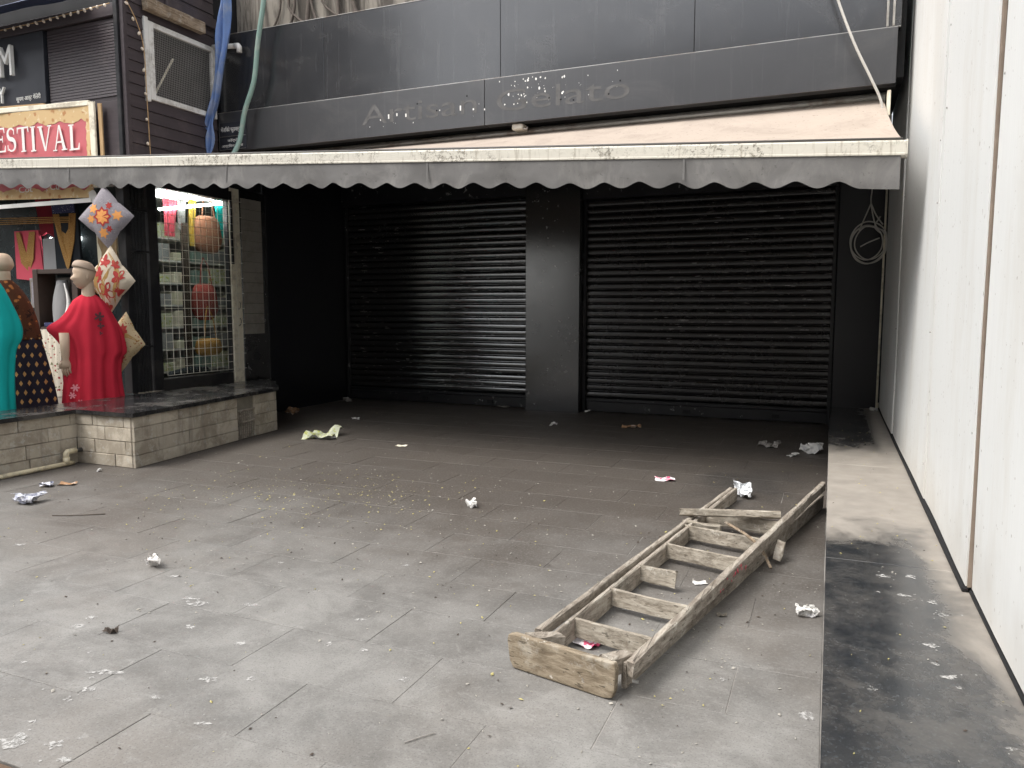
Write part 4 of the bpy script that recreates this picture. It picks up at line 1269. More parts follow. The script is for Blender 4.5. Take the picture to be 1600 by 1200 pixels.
# dark open shelf with things in it
sh = thing('open_shelf', 'dark wooden open shelf standing behind the red mannequin', 'shelf', (-8.9, 6.70, 0.40))
P(sh).box(-9.32, -9.23, 6.55, 6.80, 0.402, 2.0, 0.004).build('side_panel', M['shelf'], sh)
P(sh).box(-8.62, -8.52, 6.55, 6.80, 0.402, 2.0, 0.004).build('side_panel', M['shelf'], sh)
for z in (1.94, 1.22, 0.9):
    P(sh).box(-9.228, -8.622, 6.555, 6.80, z, z + 0.055, 0.003).build('board', M['shelf'], sh)
P(sh).box(-9.228, -8.622, 6.80, 6.82, 0.402, 1.99).build('back_panel', M['shopwall'], sh)
rows = []
for i in range(9):
    f = i / 8
    rows.append([(-9.05 + 0.11 * math.cos(t) * (0.6 + 0.6 * math.sin(math.pi * f) ) + 0.1 * f, 6.68 + 0.06 * math.sin(t), 1.28 + 0.58 * f) for t in [2 * math.pi * k / 12 for k in range(12)]])
tag(MB((-9.0, 6.68, 1.28)).loft(rows).build('cloth_bag', M['greycloth'], None, True), 'soft grey patterned bag standing in the dark shelf', 'bag')
hp = catmull([(-8.90, 6.62, 1.30), (-8.80, 6.62, 1.45), (-8.78, 6.62, 1.62), (-8.84, 6.62, 1.82)], 4)
tag(MB((-8.85, 6.62, 1.28)).tube(hp, [0.05 - 0.0035 * i for i in range(len(hp))], 8).build('white_horn', M['letter'], None, True), 'curved white horn ornament beside the bag in the shelf', 'ornament')
tag(MB((-9.0, 6.60, 1.28)).box(-9.2, -8.92, 6.58, 6.66, 1.279, 1.33, 0.006).build('book', M['bluewhite']), 'small blue patterned box on the shelf board', 'box')
pf = thing('framed_picture', 'grey framed picture leaning beside the dark open shelf', 'picture', (-9.5, 6.74, 1.5))
P(pf).box(-9.62, -9.36, 6.72, 6.74, 1.52, 1.90, 0.004).build('frame', M['steel'], pf)
P(pf).box(-9.58, -9.40, 6.712, 6.72, 1.57, 1.85).build('print', M['cush_grey'], pf)
rows = []
for i in range(11):
    f = i / 10
    rows.append([(-9.25 + 0.42 * j / 16, 6.50 + 0.02 * math.sin(j * 1.7) * (0.4 + f), 1.25 - 0.84 * f) for j in range(17)])
tag(MB((-9.0, 6.5, 0.4)).grid(rows).build('floral_cloth', M['floral'], None, True), 'cream and red floral cloth draped below the dark shelf', 'cloth')

# things hanging and standing behind the side window
def blob(name, label, cat, c, rx, ry, rz, mat, group='goods behind the wire grille', power=1.0, hang=None):
    root = thing(name, label, cat, (c[0], c[1], c[2] - rz), group)
    rings = []
    for i in range(1, 12):
        t = math.pi * i / 12
        z = -math.cos(t) * rz
        k = math.sin(t) ** power
        rings.append([(c[0] + rx * k * math.cos(q) * (1 + .05 * math.sin(3 * q + i)), c[1] + ry * k * math.sin(q) * (1 + .05 * math.cos(2 * q + i)), c[2] + z) for q in [2 * math.pi * j / 16 for j in range(16)]])
    P(root).loft(rings).build('body', mat, root, True)
    if hang:
        for dy in (-0.5, 0.5):
            P(root).tube(catmull([(c[0] + rx * .3, c[1] + dy * ry, c[2] + rz * .8), (c[0] + rx * .2, c[1] + dy * ry * .6, c[2] + rz + hang * .6), (c[0], c[1], c[2] + rz + hang)], 4), 0.008, 5).build('strap', mat, root)
    return root
blob('woven_bag', 'large brown woven bag hanging behind the grille', 'bag', (-8.0, 8.16, 2.52), 0.13, 0.24, 0.26, M['brownbag'], power=0.5, hang=0.3)
blob('red_bag', 'dusty red round bag hanging below the brown bag', 'bag', (-8.05, 8.12, 1.60), 0.12, 0.22, 0.26, M['redbag'], power=0.6, hang=0.35)
blob('wicker_basket', 'golden wicker basket with tall handle standing behind the grille', 'basket', (-7.95, 8.06, 0.98), 0.13, 0.22, 0.12, M['basket'], power=0.4, hang=0.45)
for nm, lb, oy, w, z0, z1, mt in [('teal_scarf', 'teal scarf hanging near the cream post behind the grille', 8.43, 0.17, 2.50, 2.96, 'teal'), ('pink_scarf', 'pink scarf hanging beside the black gate post behind the grille', 7.56, 0.24, 2.45, 2.93, 'pink'),
                                  ('mustard_scarf', 'mustard scarf hanging beside the brown woven bag', 7.93, 0.12, 2.35, 2.97, 'mustard'), ('grey_scarf', 'grey scarf hanging next to the pink scarf', 7.75, 0.14, 2.55, 2.95, 'greycloth')]:
    rows = [[(-8.02 + 0.03 * math.sin(j * 1.9 + i * .2), oy - w / 2 + w * j / 12 * (1 - 0.25 * i / 8), z1 - (z1 - z0) * i / 8) for j in range(13)] for i in range(9)]
    tag(MB((-8.02, oy, z0)).grid(rows).build(nm, M[mt], None, True), lb, 'scarf', 'goods behind the wire grille')
tag(MB((-8.0, 7.75, 0.4)).plank((-8.0, 7.745, 0.402), (-8.0, 7.765, 2.64), 0.10, 0.06, (0, 1, 0), 6).build('timber_post', M['shelf']), 'dark timber post standing behind the wire grille', 'post')
rk = thing('glass_rack', 'pale rack of folded goods deep inside behind the grille', 'rack', (-9.3, 9.2, 0.4), 'goods behind the wire grille')
for i in range(7):
    P(rk).box(-9.7, -9.1, 8.2, 10.1, 0.55 + i * 0.33, 0.575 + i * 0.33).build('shelf', M['white'], rk)
    for j in range(5):
        mt = ['paper_green', 'hose', 'cream', 'greycloth', 'hose', 'creamcard'][(i * 3 + j * 2) % 6]
        P(rk).box(-9.5, -9.12, 8.25 + j * 0.37, 8.25 + j * 0.37 + 0.31, 0.577 + i * 0.33, 0.577 + i * 0.33 + 0.12 + 0.12 * ((i * 7 + j * 5) % 4) / 3, 0.01).build('folded_goods', M[mt], rk)
for y in (8.16, 10.12):
    P(rk).box(-9.72, -9.08, y - 0.03, y + 0.01, 0.402, 2.9).build('side_panel', M['white'], rk)
tag(MB((-7.9, 7.6, 0.66)).tube(catmull([(-7.75, 7.2, 0.66), (-7.72, 7.5, 0.70), (-7.75, 7.8, 0.68)], 5), [0.05] * 11, 8).build('rolled_mat', M['black_cloth'], None, True), 'rolled dark mat lying low behind the wire grille', 'mat', 'goods behind the wire grille')

# ================================================================== MANNEQUINS
def frame_for(cx, cy):
    v = Vector((cx, cy, 0)).normalized()          # looking direction from the forecourt
    return Vector((v.y, -v.x, 0)), v              # right, away
def robe(mb, c, spec, folds=9, amp=0.05, n=56, seed=0, right=None, away=None):
    """spec: (z, left, right, depth) from the neck down"""
    rings = []
    # interpolate for smooth cloth
    zs = [s_[0] for s_ in spec]
    pts = catmull([Vector((s_[1], s_[2], s_[3])) for s_ in spec], 4)
    zz = [p.x for p in catmull([Vector((z, 0, 0)) for z in zs], 4)]
    ztop, zbot = zz[0], zz[-1]
    for p, z in zip(pts, zz):
        f = (ztop - z) / (ztop - zbot)
        ring = []
        for k in range(n):
            t = 2 * math.pi * k / n
            a_ = p.y if math.cos(t) > 0 else p.x
            fm = min(1.0, 0.12 + f * 1.5)
            m = 1 + amp * fm * math.sin(folds * t + 1.3 * math.sin(2 * t + seed) + seed) + amp * 0.5 * fm * math.sin((folds * 2 + 1) * t + f * 2)
            q = Vector(c) + right * (a_ * math.cos(t) * (1 + (m - 1) * 0.4)) + away * (p.z * math.sin(t) * m)
            ring.append((q.x, q.y, z))
        rings.append(ring)
    return mb.loft(rings)
def head(mb, c, hgt, face, n=28, m=22):
    """bald mannequin head, chin at c.z, face = horizontal facing direction"""
    side = Vector((-face.y, face.x, 0))
    rings = []
    for i in range(m + 1):
        f = i / m
        t = math.pi * f
        z = -math.cos(t)                              # -1 chin .. 1 crown
        r = math.sin(t) ** 0.72
        wd = 0.30 * hgt * r * (0.80 + 0.25 * min(1, (z + 1) / 1.1))
        fr = 0.36 * hgt * r * (0.92 + 0.08 * min(1, (z + 1)))
        bk = 0.40 * hgt * r * (0.55 + 0.50 * min(1, max(0, (z + 0.9) / 1.2)))
        ring = []
        for k in range(n):
            q = 2 * math.pi * k / n
            cx, sx = math.cos(q), math.sin(q)
            d = fr if cx > 0 else bk
            out = d * cx
            if cx > 0.80:                             # profile: brow, nose, lips, chin
                w = (cx - 0.80) / 0.20
                out += hgt * w * (0.125 * math.exp(-((z + 0.24) / 0.12) ** 2) + 0.05 * math.exp(-((z + 0.53) / 0.06) ** 2) + 0.035 * math.exp(-((z + 0.66) / 0.06) ** 2)
                                  + 0.05 * math.exp(-((z + 0.86) / 0.1) ** 2) - 0.04 * math.exp(-((z - 0.08) / 0.10) ** 2) + 0.012 * math.exp(-((z - 0.28) / 0.15) ** 2))
            elif 0.45 < cx <= 0.80:                   # eye sockets
                out -= hgt * 0.03 * math.exp(-((z - 0.05) / 0.12) ** 2)
            p = Vector(c) + face * out + side * (wd * sx) + Vector((0, 0, hgt * (z + 1) / 2))
            ring.append(p)
        rings.append(ring)
    mb.loft(rings)
    for sg_ in (-1, 1):                               # ears
        ec = Vector(c) + side * (sg_ * 0.285 * hgt) - face * (0.05 * hgt) + Vector((0, 0, hgt * 0.44))
        rr = []
        for i in range(7):
            t = math.pi * i / 6
            rr.append([ec + Vector((0, 0, -math.cos(t) * 0.12 * hgt)) + face * (0.055 * hgt * math.sin(t) * math.cos(2 * math.pi * k / 8)) + side * (sg_ * 0.035 * hgt * math.sin(t) * math.sin(2 * math.pi * k / 8)) for k in range(8)])
        mb.loft(rr)
    return mb
def hand(mb, wrist, down, across, palm, s=1.0):
    """hanging hand: palm block and five curled fingers"""
    wrist, down, across, palm = Vector(wrist), Vector(down).normalized(), Vector(across).normalized(), Vector(palm).normalized()
    rings = []
    for f, w, t in ((-2.9, 0.040, 0.036), (-0.9, 0.034, 0.030), (-0.4, 0.031, 0.026), (0, 0.026, 0.02), (0.25, 0.032, 0.019), (0.6, 0.040, 0.018), (1.0, 0.041, 0.015)):
        p = wrist + down * (0.085 * f * s)
        rings.append([p + across * (w * s * math.cos(q)) + palm * (t * s * math.sin(q)) for q in [2 * math.pi * k / 12 for k in range(12)]])
    mb.loft(rings)
    for i, (o_, L_) in enumerate(((-0.030, 0.075), (-0.010, 0.088), (0.010, 0.082), (0.030, 0.064))):
        b_ = wrist + down * (0.075 * s) + across * (o_ * s)
        pts = [b_, b_ + down * (L_ * .45 * s), b_ + down * (L_ * .78 * s) + palm * (0.010 * s), b_ + down * (L_ * s) + palm * (0.026 * s)]
        mb.tube(catmull(pts, 3), [0.0095 * s] * 6 + [0.0085 * s, 0.008 * s, 0.007 * s, 0.005 * s], 8)
    b_ = wrist + down * (0.022 * s) - across * (0.026 * s)
    mb.tube(catmull([b_, b_ + down * (0.03 * s) - across * (0.022 * s), b_ + down * (0.065 * s) - across * (0.030 * s) + palm * (0.012 * s)], 4), [0.012 * s] * 5 + [0.010 * s] * 3 + [0.007 * s], 8)
    return mb
def neck(mb, c, z0, z1, r0, r1):
    rings = []
    for i in range(7):
        f = i / 6
        r = r0 + (r1 - r0) * f ** 0.6
        rings.append([(c[0] + r * math.cos(q), c[1] + r * math.sin(q), z0 + (z1 - z0) * f) for q in [2 * math.pi * k / 16 for k in range(16)]])
    return mb.loft(rings)

MF = 0.401
# crimson kaftan
c1 = Vector((-7.47, 5.87, 0))
rt, aw_ = frame_for(c1.x, c1.y)
m1 = thing('mannequin', 'bald mannequin in a crimson kaftan standing at the coping edge', 'mannequin', (c1.x, c1.y, MF), 'mannequins outside the clothes shop')
fdir = (-rt * 0.97 - aw_ * 0.25).normalized()
hb_ = neck(P(m1), (c1.x, c1.y), 1.50, 1.80, 0.085, 0.058)
head(hb_, c1 + Vector((0, 0, 1.715)) + fdir * 0.035, 0.30, fdir)
hb_.build('head', M['skin'], m1, True)
rings = []
for i in range(9):
    t = R(8 + 10.2 * i)
    rings.append([c1 + Vector((0, 0, 1.715)) + fdir * (0.028 + 0.118 * math.cos(t) ** .7 * math.cos(q)) + Vector((-fdir.y, fdir.x, 0)) * (0.098 * math.cos(t) ** .7 * math.sin(q)) + Vector((0, 0, 0.195 + 0.112 * math.sin(t) + 0.035 * math.cos(q) * math.cos(t))) for q in [2 * math.pi * k / 20 for k in range(20)]])
P(m1).loft(rings).build('skull_cap', M['cap'], m1, True)
spec1 = [(1.665, 0.055, 0.055, 0.044), (1.645, 0.085, 0.085, 0.059), (1.600, 0.145, 0.135, 0.085), (1.540, 0.185, 0.175, 0.107), (1.470, 0.225, 0.210, 0.118), (1.390, 0.295, 0.245, 0.126), (1.325, 0.385, 0.275, 0.130),
         (1.275, 0.405, 0.290, 0.133), (1.200, 0.345, 0.310, 0.137), (1.110, 0.285, 0.322, 0.141), (1.020, 0.258, 0.322, 0.141), (0.955, 0.255, 0.278, 0.141), (0.800, 0.265, 0.261, 0.148), (0.600, 0.285, 0.274, 0.159), (0.410, 0.305, 0.298, 0.170)]
robe(P(m1), c1, spec1, 7, 0.15, 96, 0.6, rt, aw_).build('kaftan', M['red'], m1, True)
wr = c1 - rt * 0.245 - aw_ * 0.10 + Vector((0, 0, 0.965))
hand(P(m1), wr, (0, 0, -1), rt, aw_ * 0.3 + rt * 0.2, 1.15).build('hand', M['skin'], m1, True)
# embroidered flower on the back and sprigs near the hem
def petals(mb, c, right, up, out, r, n=7, inner=0.35, seed=0):
    rnd = random.Random(seed)
    pts = []
    for k in range(n * 4):
        t = 2 * math.pi * k / (n * 4)
        rr = r * (inner + (1 - inner) * abs(math.cos(n * t / 2)) ** 0.7) * rnd.uniform(.85, 1.1)
        pts.append(Vector(c) + right * (rr * math.cos(t)) + up * (rr * math.sin(t)))
    return mb.prism(pts, out)
upv = Vector((0, 0, 1))
def stuck(mb, x, z, r, n, seed):
    # on the near side of the robe
    q = c1 + rt * x - aw_ * 0.158 + upv * z
    petals(mb, q, rt, upv, -aw_ * 0.004, r, n, 0.3, seed)
em = P(m1)
stuck(em, 0.09, 1.42, 0.055, 5, 1); stuck(em, 0.10, 1.32, 0.035, 4, 2); stuck(em, 0.10, 1.24, 0.02, 3, 5)
em.build('embroidery', M['embro'], m1, kind='stuff')
em = P(m1)
stuck(em, -0.17, 0.66, 0.045, 6, 3); stuck(em, -0.20, 0.58, 0.04, 6, 4); stuck(em, -0.13, 0.50, 0.035, 6, 6)
em.build('embroidery', M['pinkthread'], m1, kind='stuff')

# navy dress with rust yoke
c2 = Vector((-7.76, 5.36, 0))
rt2, aw2 = frame_for(c2.x, c2.y)
m2 = thing('mannequin', 'headless mannequin in a navy gold-motif dress with rust yoke', 'mannequin', (c2.x, c2.y, MF), 'mannequins outside the clothes shop')
nk = neck(P(m2), (c2.x - 0.17, c2.y - 0.12), 1.60, 1.90, 0.085, 0.085)
c2n = Vector((c2.x - 0.17, c2.y - 0.12, 0))
rings = []
for i in range(9):
    t = math.pi / 2 * i / 8
    rings.append([(c2n.x + 0.122 * math.cos(t) ** 0.6 * math.cos(q) + 1e-5, c2n.y + 0.122 * math.cos(t) ** 0.6 * math.sin(q), 1.945 + 0.13 * math.sin(t)) for q in [2 * math.pi * k / 16 for k in range(16)]])
rings = [[(c2n.x + 0.085 * math.cos(2 * math.pi * k / 16), c2n.y + 0.085 * math.sin(2 * math.pi * k / 16), 1.89) for k in range(16)]] + rings
nk.loft(rings)
nk.build('neck', M['skin'], m2, True)
robe(P(m2), c2n, [(1.80, 0.09, 0.09, 0.08), (1.77, 0.13, 0.12, 0.10), (1.70, 0.17, 0.175, 0.12), (1.58, 0.21, 0.235, 0.135), (1.45, 0.23, 0.275, 0.14), (1.30, 0.23, 0.305, 0.145), (1.18, 0.22, 0.325, 0.15)], 11, 0.05, 48, 1, rt2, aw2).build('yoke', M['rust'], m2, True)
robe(P(m2), c2n, [(1.20, 0.215, 0.32, 0.145), (1.05, 0.25, 0.35, 0.17), (0.80, 0.28, 0.395, 0.20), (0.55, 0.30, 0.43, 0.22), (0.41, 0.31, 0.44, 0.23)], 10, 0.07, 60, 2, rt2, aw2).build('skirt', M['navy'], m2, True)

# teal kaftan at the picture edge
c3 = Vector((-7.60, 4.78, 0))
rt3, aw3 = frame_for(c3.x, c3.y)
m3 = thing('mannequin', 'mannequin in a plain teal kaftan cut by the picture edge', 'mannequin', (c3.x, c3.y, MF), 'mannequins outside the clothes shop')
hb_ = neck(P(m3), (c3.x, c3.y), 1.62, 1.92, 0.085, 0.058)
head(hb_, c3 + Vector((0, 0, 1.85)), 0.30, (-aw3 - rt3 * 0.4).normalized())
hb_.build('head', M['skin'], m3, True)
robe(P(m3), c3, [(1.86, 0.06, 0.06, 0.06), (1.83, 0.12, 0.12, 0.10), (1.74, 0.20, 0.20, 0.14), (1.55, 0.28, 0.28, 0.17), (1.35, 0.36, 0.345, 0.19), (1.22, 0.40, 0.345, 0.20), (1.10, 0.30, 0.29, 0.20), (0.9, 0.27, 0.265, 0.2), (0.7, 0.28, 0.255, 0.21), (0.41, 0.30, 0.25, 0.22)], 8, 0.08, 64, 2.2, rt3, aw3).build('kaftan', M['teal'], m3, True)

# ================================================================== DIAMOND CUSHIONS hung in a string on the corner post
def cushion(label, c, hw, hh, thick, mat, motifs, tilt=0.0, seed=0, turn=0.0):
    root = thing('cushion', label, 'cushion', (c[0], c[1], c[2] - hh), 'diamond cushions hung on the corner post')
    ct, st_ = math.cos(turn), math.sin(turn)
    def surf(u, v, sgn, lift=0.0):
        # u, v in [-1,1] on the square; turned 45 degrees to hang by a corner
        edge = max(0.0, (1 - u * u) * (1 - v * v)) ** 0.42
        pin = 1 - 0.10 * (1 - (abs(u) * abs(v)) ** 0.5)
        x = (u - v) / 2 * hw * pin
        z = (u + v) / 2 * hh * pin
        y = -sgn * (thick / 2 * edge * (1 + 0.10 * mnoise.noise(Vector((u * 2.2, v * 2.2, seed)))) + lift)
        xr = x * math.cos(tilt) - z * math.sin(tilt)
        zr = x * math.sin(tilt) + z * math.cos(tilt)
        return (c[0] + xr * ct - y * st_, c[1] + xr * st_ + y * ct, c[2] + zr)
    N = 14
    mb = P(root)
    ax = [-1 + 2 * i / N for i in range(N + 1)]
    mb.grid([[surf(u, v, 1) for u in ax] for v in ax])
    mb.grid([[surf(u, v, -1) for u in reversed(ax)] for v in ax])
    mb.build('cover', mat, root, True)
    for nm, mt, polys in motifs:
        pm_ = P(root)
        for poly in polys:
            cu = sum((a_ for a_, b_ in poly)) / len(poly)
            cv = sum((b_ for a_, b_ in poly)) / len(poly)
            poly = [(cu + (a_ - cu) * 1.35, cv + (b_ - cv) * 1.35) for a_, b_ in poly]
            pts = [surf(max(-.97, min(.97, a_)), max(-.97, min(.97, b_)), 1, 0.003) for a_, b_ in poly]
            k = len(pts)
            pm_.add(pts + [surf(max(-.97, min(.97, cu)), max(-.97, min(.97, cv)), 1, 0.0035)], [(i, (i + 1) % k, k) for i in range(k)])
        pm_.build(nm, mt, root, kind='stuff')
    return root
def star(cu, cv, r, n, inner=0.55, rot=0.0):
    return [(cu + r * (1 if k % 2 == 0 else inner) * math.cos(rot + math.pi * k / n), cv + r * (1 if k % 2 == 0 else inner) * math.sin(rot + math.pi * k / n)) for k in range(2 * n)]
def leaf5(cu, cv, r, rot):
    out = []
    for k in range(20):
        t = 2 * math.pi * k / 20
        lobe = 0.5 + 0.5 * abs(math.cos(2.5 * (t))) ** 1.2
        lobe *= 1.0 if math.cos(t) > -0.7 else 0.4
        out.append((cu + r * lobe * math.cos(t + rot), cv + r * lobe * math.sin(t + rot)))
    return out
def vine(a_, b_, w, bend):
    a_, b_ = Vector(a_), Vector(b_)
    d = b_ - a_
    n_ = Vector((-d.y, d.x))
    L_, R_ = [], []
    for k in range(9):
        f = k / 8
        p = a_ + d * f + n_ * bend * math.sin(math.pi * f)
        L_.append(tuple(p + n_.normalized() * w * (0.4 + math.sin(math.pi * f))))
        R_.append(tuple(p - n_.normalized() * w * (0.4 + math.sin(math.pi * f))))
    return L_ + R_[::-1]
CY = 6.205
cushion('grey paisley diamond cushion with orange flowers, topmost on the post', (-7.545, CY, 2.525), 0.335 , 0.355, 0.15, M['cush_grey'],
        [('outline', M['redthread'], [star(0, 0, 0.36, 8, 0.72), star(.62, .1, 0.14, 6), star(-.2, -.62, 0.13, 6)]),
         ('flower', M['orange'], [star(0.0, 0.0, 0.27, 8, 0.7), star(-.05, .62, 0.2, 6), star(.55, -.5, 0.2, 6), star(-.5, .38, 0.17, 6), star(-.55, -.5, 0.2, 6)])], 0.03, 1, 0.3)
cushion('cream diamond cushion with large red leaves in the middle of the string', (-7.53, CY, 1.83), 0.30, 0.385, 0.17, M['cush_cream'],
        [('stem', M['olive'], [vine((-.9, -.8), (.5, .1), .035, .2), vine((.1, -.7), (.75, .55), .03, -.2), vine((-.7, -.1), (.1, .8), .03, .2), vine((-.3, -.95), (.75, -.45), .03, .15), vine((-.95, .1), (-.2, .35), .03, .2)]),
         ('leaf', M['redthread'], [leaf5(-.42, -.38, .40, .3), leaf5(.55, -.42, .30, 1.5), leaf5(.42, .62, .27, .6), leaf5(-.15, .42, .30, 2.2), leaf5(-.72, .55, .2, 2.8), leaf5(.18, -.85, .24, 3.6), leaf5(-.85, -.85, .2, 1.0), leaf5(.78, .12, .2, .2)])], -0.05, 2, 0.3)
cushion('tan and red paisley diamond cushion, lowest on the post', (-7.37, CY, 1.13), 0.235, 0.345, 0.15, M['cush_tan'],
        [('flower', M['redthread'], [star(.4, .4, .28, 7, .6), star(-.3, .2, .22, 7, .6), star(-.5, -.5, .24, 7, .6)]), ('stem', M['olive'], [vine((-.8, .3), (.6, -.4), .05, .3)])], -0.12, 3, 0.5)

# ================================================================== HOSE, TARPAULIN STRIP, PIPES, CABLES
tag(MB((-6.9, 7.68, 3.4)).tube(catmull([(-6.40, 7.64, 5.9), (-6.46, 7.66, 5.3), (-6.60, 7.68, 4.75), (-6.68, 7.68, 4.3), (-6.82, 7.66, 3.95), (-6.90, 7.64, 3.6), (-6.96, 7.55, 3.38), (-6.98, 7.45, 3.30)], 6), 0.030, 10).build('garden_hose', M['hose'], None, True),
    'faded green hose hanging down across the dark fascia', 'hose')
rows = []
cp = catmull([(-6.98, 7.60, 5.75), (-7.02, 7.60, 5.35), (-7.08, 7.60, 4.95), (-7.13, 7.60, 4.55), (-7.22, 7.60, 4.15), (-7.32, 7.60, 3.85), (-7.36, 7.60, 3.62), (-7.385, 7.60, 3.36)], 6)
wd = catmull([(0.085, 0, 0), (0.085, 0, 0), (0.10, 0, 0), (0.095, 0, 0), (0.062, 0, 0), (0.075, 0, 0), (0.075, 0, 0), (0.010, 0, 0)], 6)
for i, (p, w) in enumerate(zip(cp, wd)):
    row = []
    for j in range(15):
        f = j / 14 - 0.5
        row.append((p.x + f * 2 * w.x, p.y + 0.035 * math.sin(f * 14 + i * 0.16) * (w.x / 0.09) + 0.02 * math.sin(i * 0.5 + f * 5), p.z + 0.02 * math.sin(f * 6)))
    rows.append(row)
tag(MB((-7.36, 7.6, 3.4)).grid(rows).build('tarpaulin_strip', M['bluetarp'], None, True), 'twisted strip of faded blue tarpaulin hanging at the shop corner', 'tarpaulin')
pp = thing('pipe_stub', 'short grey pipe stub with elbow poking out by the blue tarpaulin', 'pipe', (-7.2, 7.75, 4.8))
P(pp).tube([(-7.42, 7.76, 4.82), (-7.02, 7.76, 4.785)], 0.030, 12).build('pipe', M['white'], pp, True)
P(pp).tube([(-7.03, 7.76, 4.787), (-6.98, 7.76, 4.783), (-6.965, 7.76, 4.765), (-6.965, 7.76, 4.70)], 0.034, 12).build('elbow', M['white'], pp, True)
tag(MB((0.38, 7.7, 3.4)).tube(catmull([(-0.38, 7.55, 5.4), (-0.22, 7.6, 4.75), (-0.06, 7.62, 4.25), (0.09, 7.64, 3.86), (0.24, 7.68, 3.55), (0.33, 7.72, 3.36), (0.36, 7.74, 3.20), (0.40, 7.74, 2.95), (0.425, 7.72, 2.80)], 6), 0.0115, 8).build('power_cable', M['cable'], None, True),
    'white cable slanting down across the fascia to the awning end', 'cable')
for i, x in enumerate((0.36, 0.41)):
    tag(MB((x, 7.82, 4.0)).tube([(x, 7.815, 4.02), (x, 7.815, 5.2)], 0.010, 8).build('conduit', M['white'], None, True), ['thin white conduit on the upper panel, the one farther from the hoarding', 'thin white conduit on the upper panel, the one nearer the hoarding'][i], 'conduit', 'conduits beside the hoarding')
ccoil = []
cc = Vector((0.40, 10.34, 2.33))
rnd = random.Random(4)
ccoil += [Vector((0.40, 10.36, 3.2)), Vector((0.395, 10.36, 2.95)), Vector((0.39, 10.36, 2.78))]
for k in range(46):
    t = k / 11 * 2 * math.pi
    rr = 0.185 + 0.03 * math.sin(k * 0.37) + rnd.uniform(-.005, .005)
    ccoil.append(cc + Vector((rr * 1.0 * math.sin(t + .4) - 0.02, rnd.uniform(-.02, .02), rr * 1.18 * math.cos(t + .4) - 0.02)))
ccoil += [Vector((0.44, 10.35, 2.5)), Vector((0.50, 10.35, 2.62))]
cl_ = thing('coiled_cable', 'coil of grey white cable hanging on the black wall by the hoarding', 'cable', cc)
P(cl_).tube(catmull(ccoil, 4), 0.0085, 6).build('coil', M['cable'], cl_, True)
P(cl_).tube(catmull([(0.39, 10.36, 2.78), (0.33, 10.35, 2.62), (0.27, 10.34, 2.46)], 4), 0.0085, 6).build('tail', M['cable'], cl_, True)
P(cl_).tube(catmull([(0.39, 10.36, 2.78), (0.45, 10.35, 2.64), (0.53, 10.34, 2.52)], 4), 0.0085, 6).build('tail', M['cable'], cl_, True)
P(cl_).tube(catmull([(0.29, 10.32, 2.26), (0.38, 10.31, 2.31), (0.50, 10.32, 2.36)], 4), 0.0085, 6).build('tail', M['cable'], cl_, True)
tag(MB((0.555, 10.35, 0.27)).tube([(0.553, 10.345, LZ + 0.001), (0.556, 10.345, 3.3)], 0.012, 8).build('corner_pipe', M['cream'], None, True), 'thin cream pipe running up between black wall and hoarding', 'pipe')

# ================================================================== WOODEN STEPLADDER lying on the floor
lad = thing('wooden_stepladder', 'old paint-spattered wooden stepladder lying flat on the tiles', 'ladder', (-0.7, 4.2, 0))
def lp(*a_, **k_):
    m = P(lad)
    m.plank(*a_, **k_)
    return m
# top board of the ladder, standing on its edge nearest the street
tb = P(lad)
def plate_outline():
    a_, b_ = Vector((-1.205, 2.815, 0)), Vector((-0.712, 2.705, 0))
    d = (b_ - a_)
    L_ = d.length
    d = d / L_
    out = []
    prof = [(0.03, 0.004), (L_ - 0.045, 0.003), (L_ - 0.012, 0.012), (L_ - 0.002, 0.04), (L_ + 0.003, 0.125), (L_ - 0.006, 0.152), (L_ - 0.03, 0.150), (0.25, 0.151), (0.03, 0.150), (0.005, 0.143), (0.0, 0.12), (0.012, 0.035)]
    for u_, z in prof:
        p = a_ + d * u_
        out.append((p.x, p.y, z))
    return out, d
po, pd = plate_outline()
bm = bmesh.new()
pn = Vector((pd.y, -pd.x, 0))
f0 = bm.faces.new([bm.verts.new(p) for p in po])
ex = bmesh.ops.extrude_face_region(bm, geom=[f0])
bmesh.ops.translate(bm, vec=-pn * 0.032, verts=[g_ for g_ in ex['geom'] if isinstance(g_, bmesh.types.BMVert)])
bmesh.ops.recalc_face_normals(bm, faces=bm.faces[:])
bmesh.ops.bevel(bm, geom=bm.edges[:], offset=0.005, segments=2, affect='EDGES', profile=0.6)
tb.bm(bm)
tb.build('top_board', M['wood_plate'], lad)
# brackets flaring from the stiles to the top board
for (p0, p1, sd_) in (((-1.11, 2.815, 0.115), (-1.03, 2.97, 0.085), 1), ((-0.76, 2.745, 0.115), (-0.705, 2.90, 0.09), 2)):
    lp(p0, p1, 0.085, 0.06, (0, 0, 1), 4, 0.003, sd_, 0.7).build('gusset', M['wood'], lad)
ZC = 0.066
# treads frame stiles
lp((-1.062, 2.85, ZC), (-0.645, 6.06, ZC - 0.012), 0.104, 0.026, (0, 0, 1), 22, 0.0022, 21).build('stile', M['wood'], lad)
lp((-0.700, 2.80, ZC), (-0.018, 6.07, ZC - 0.01), 0.104, 0.026, (0, 0, 1), 22, 0.0022, 22).build('stile', M['wood'], lad)
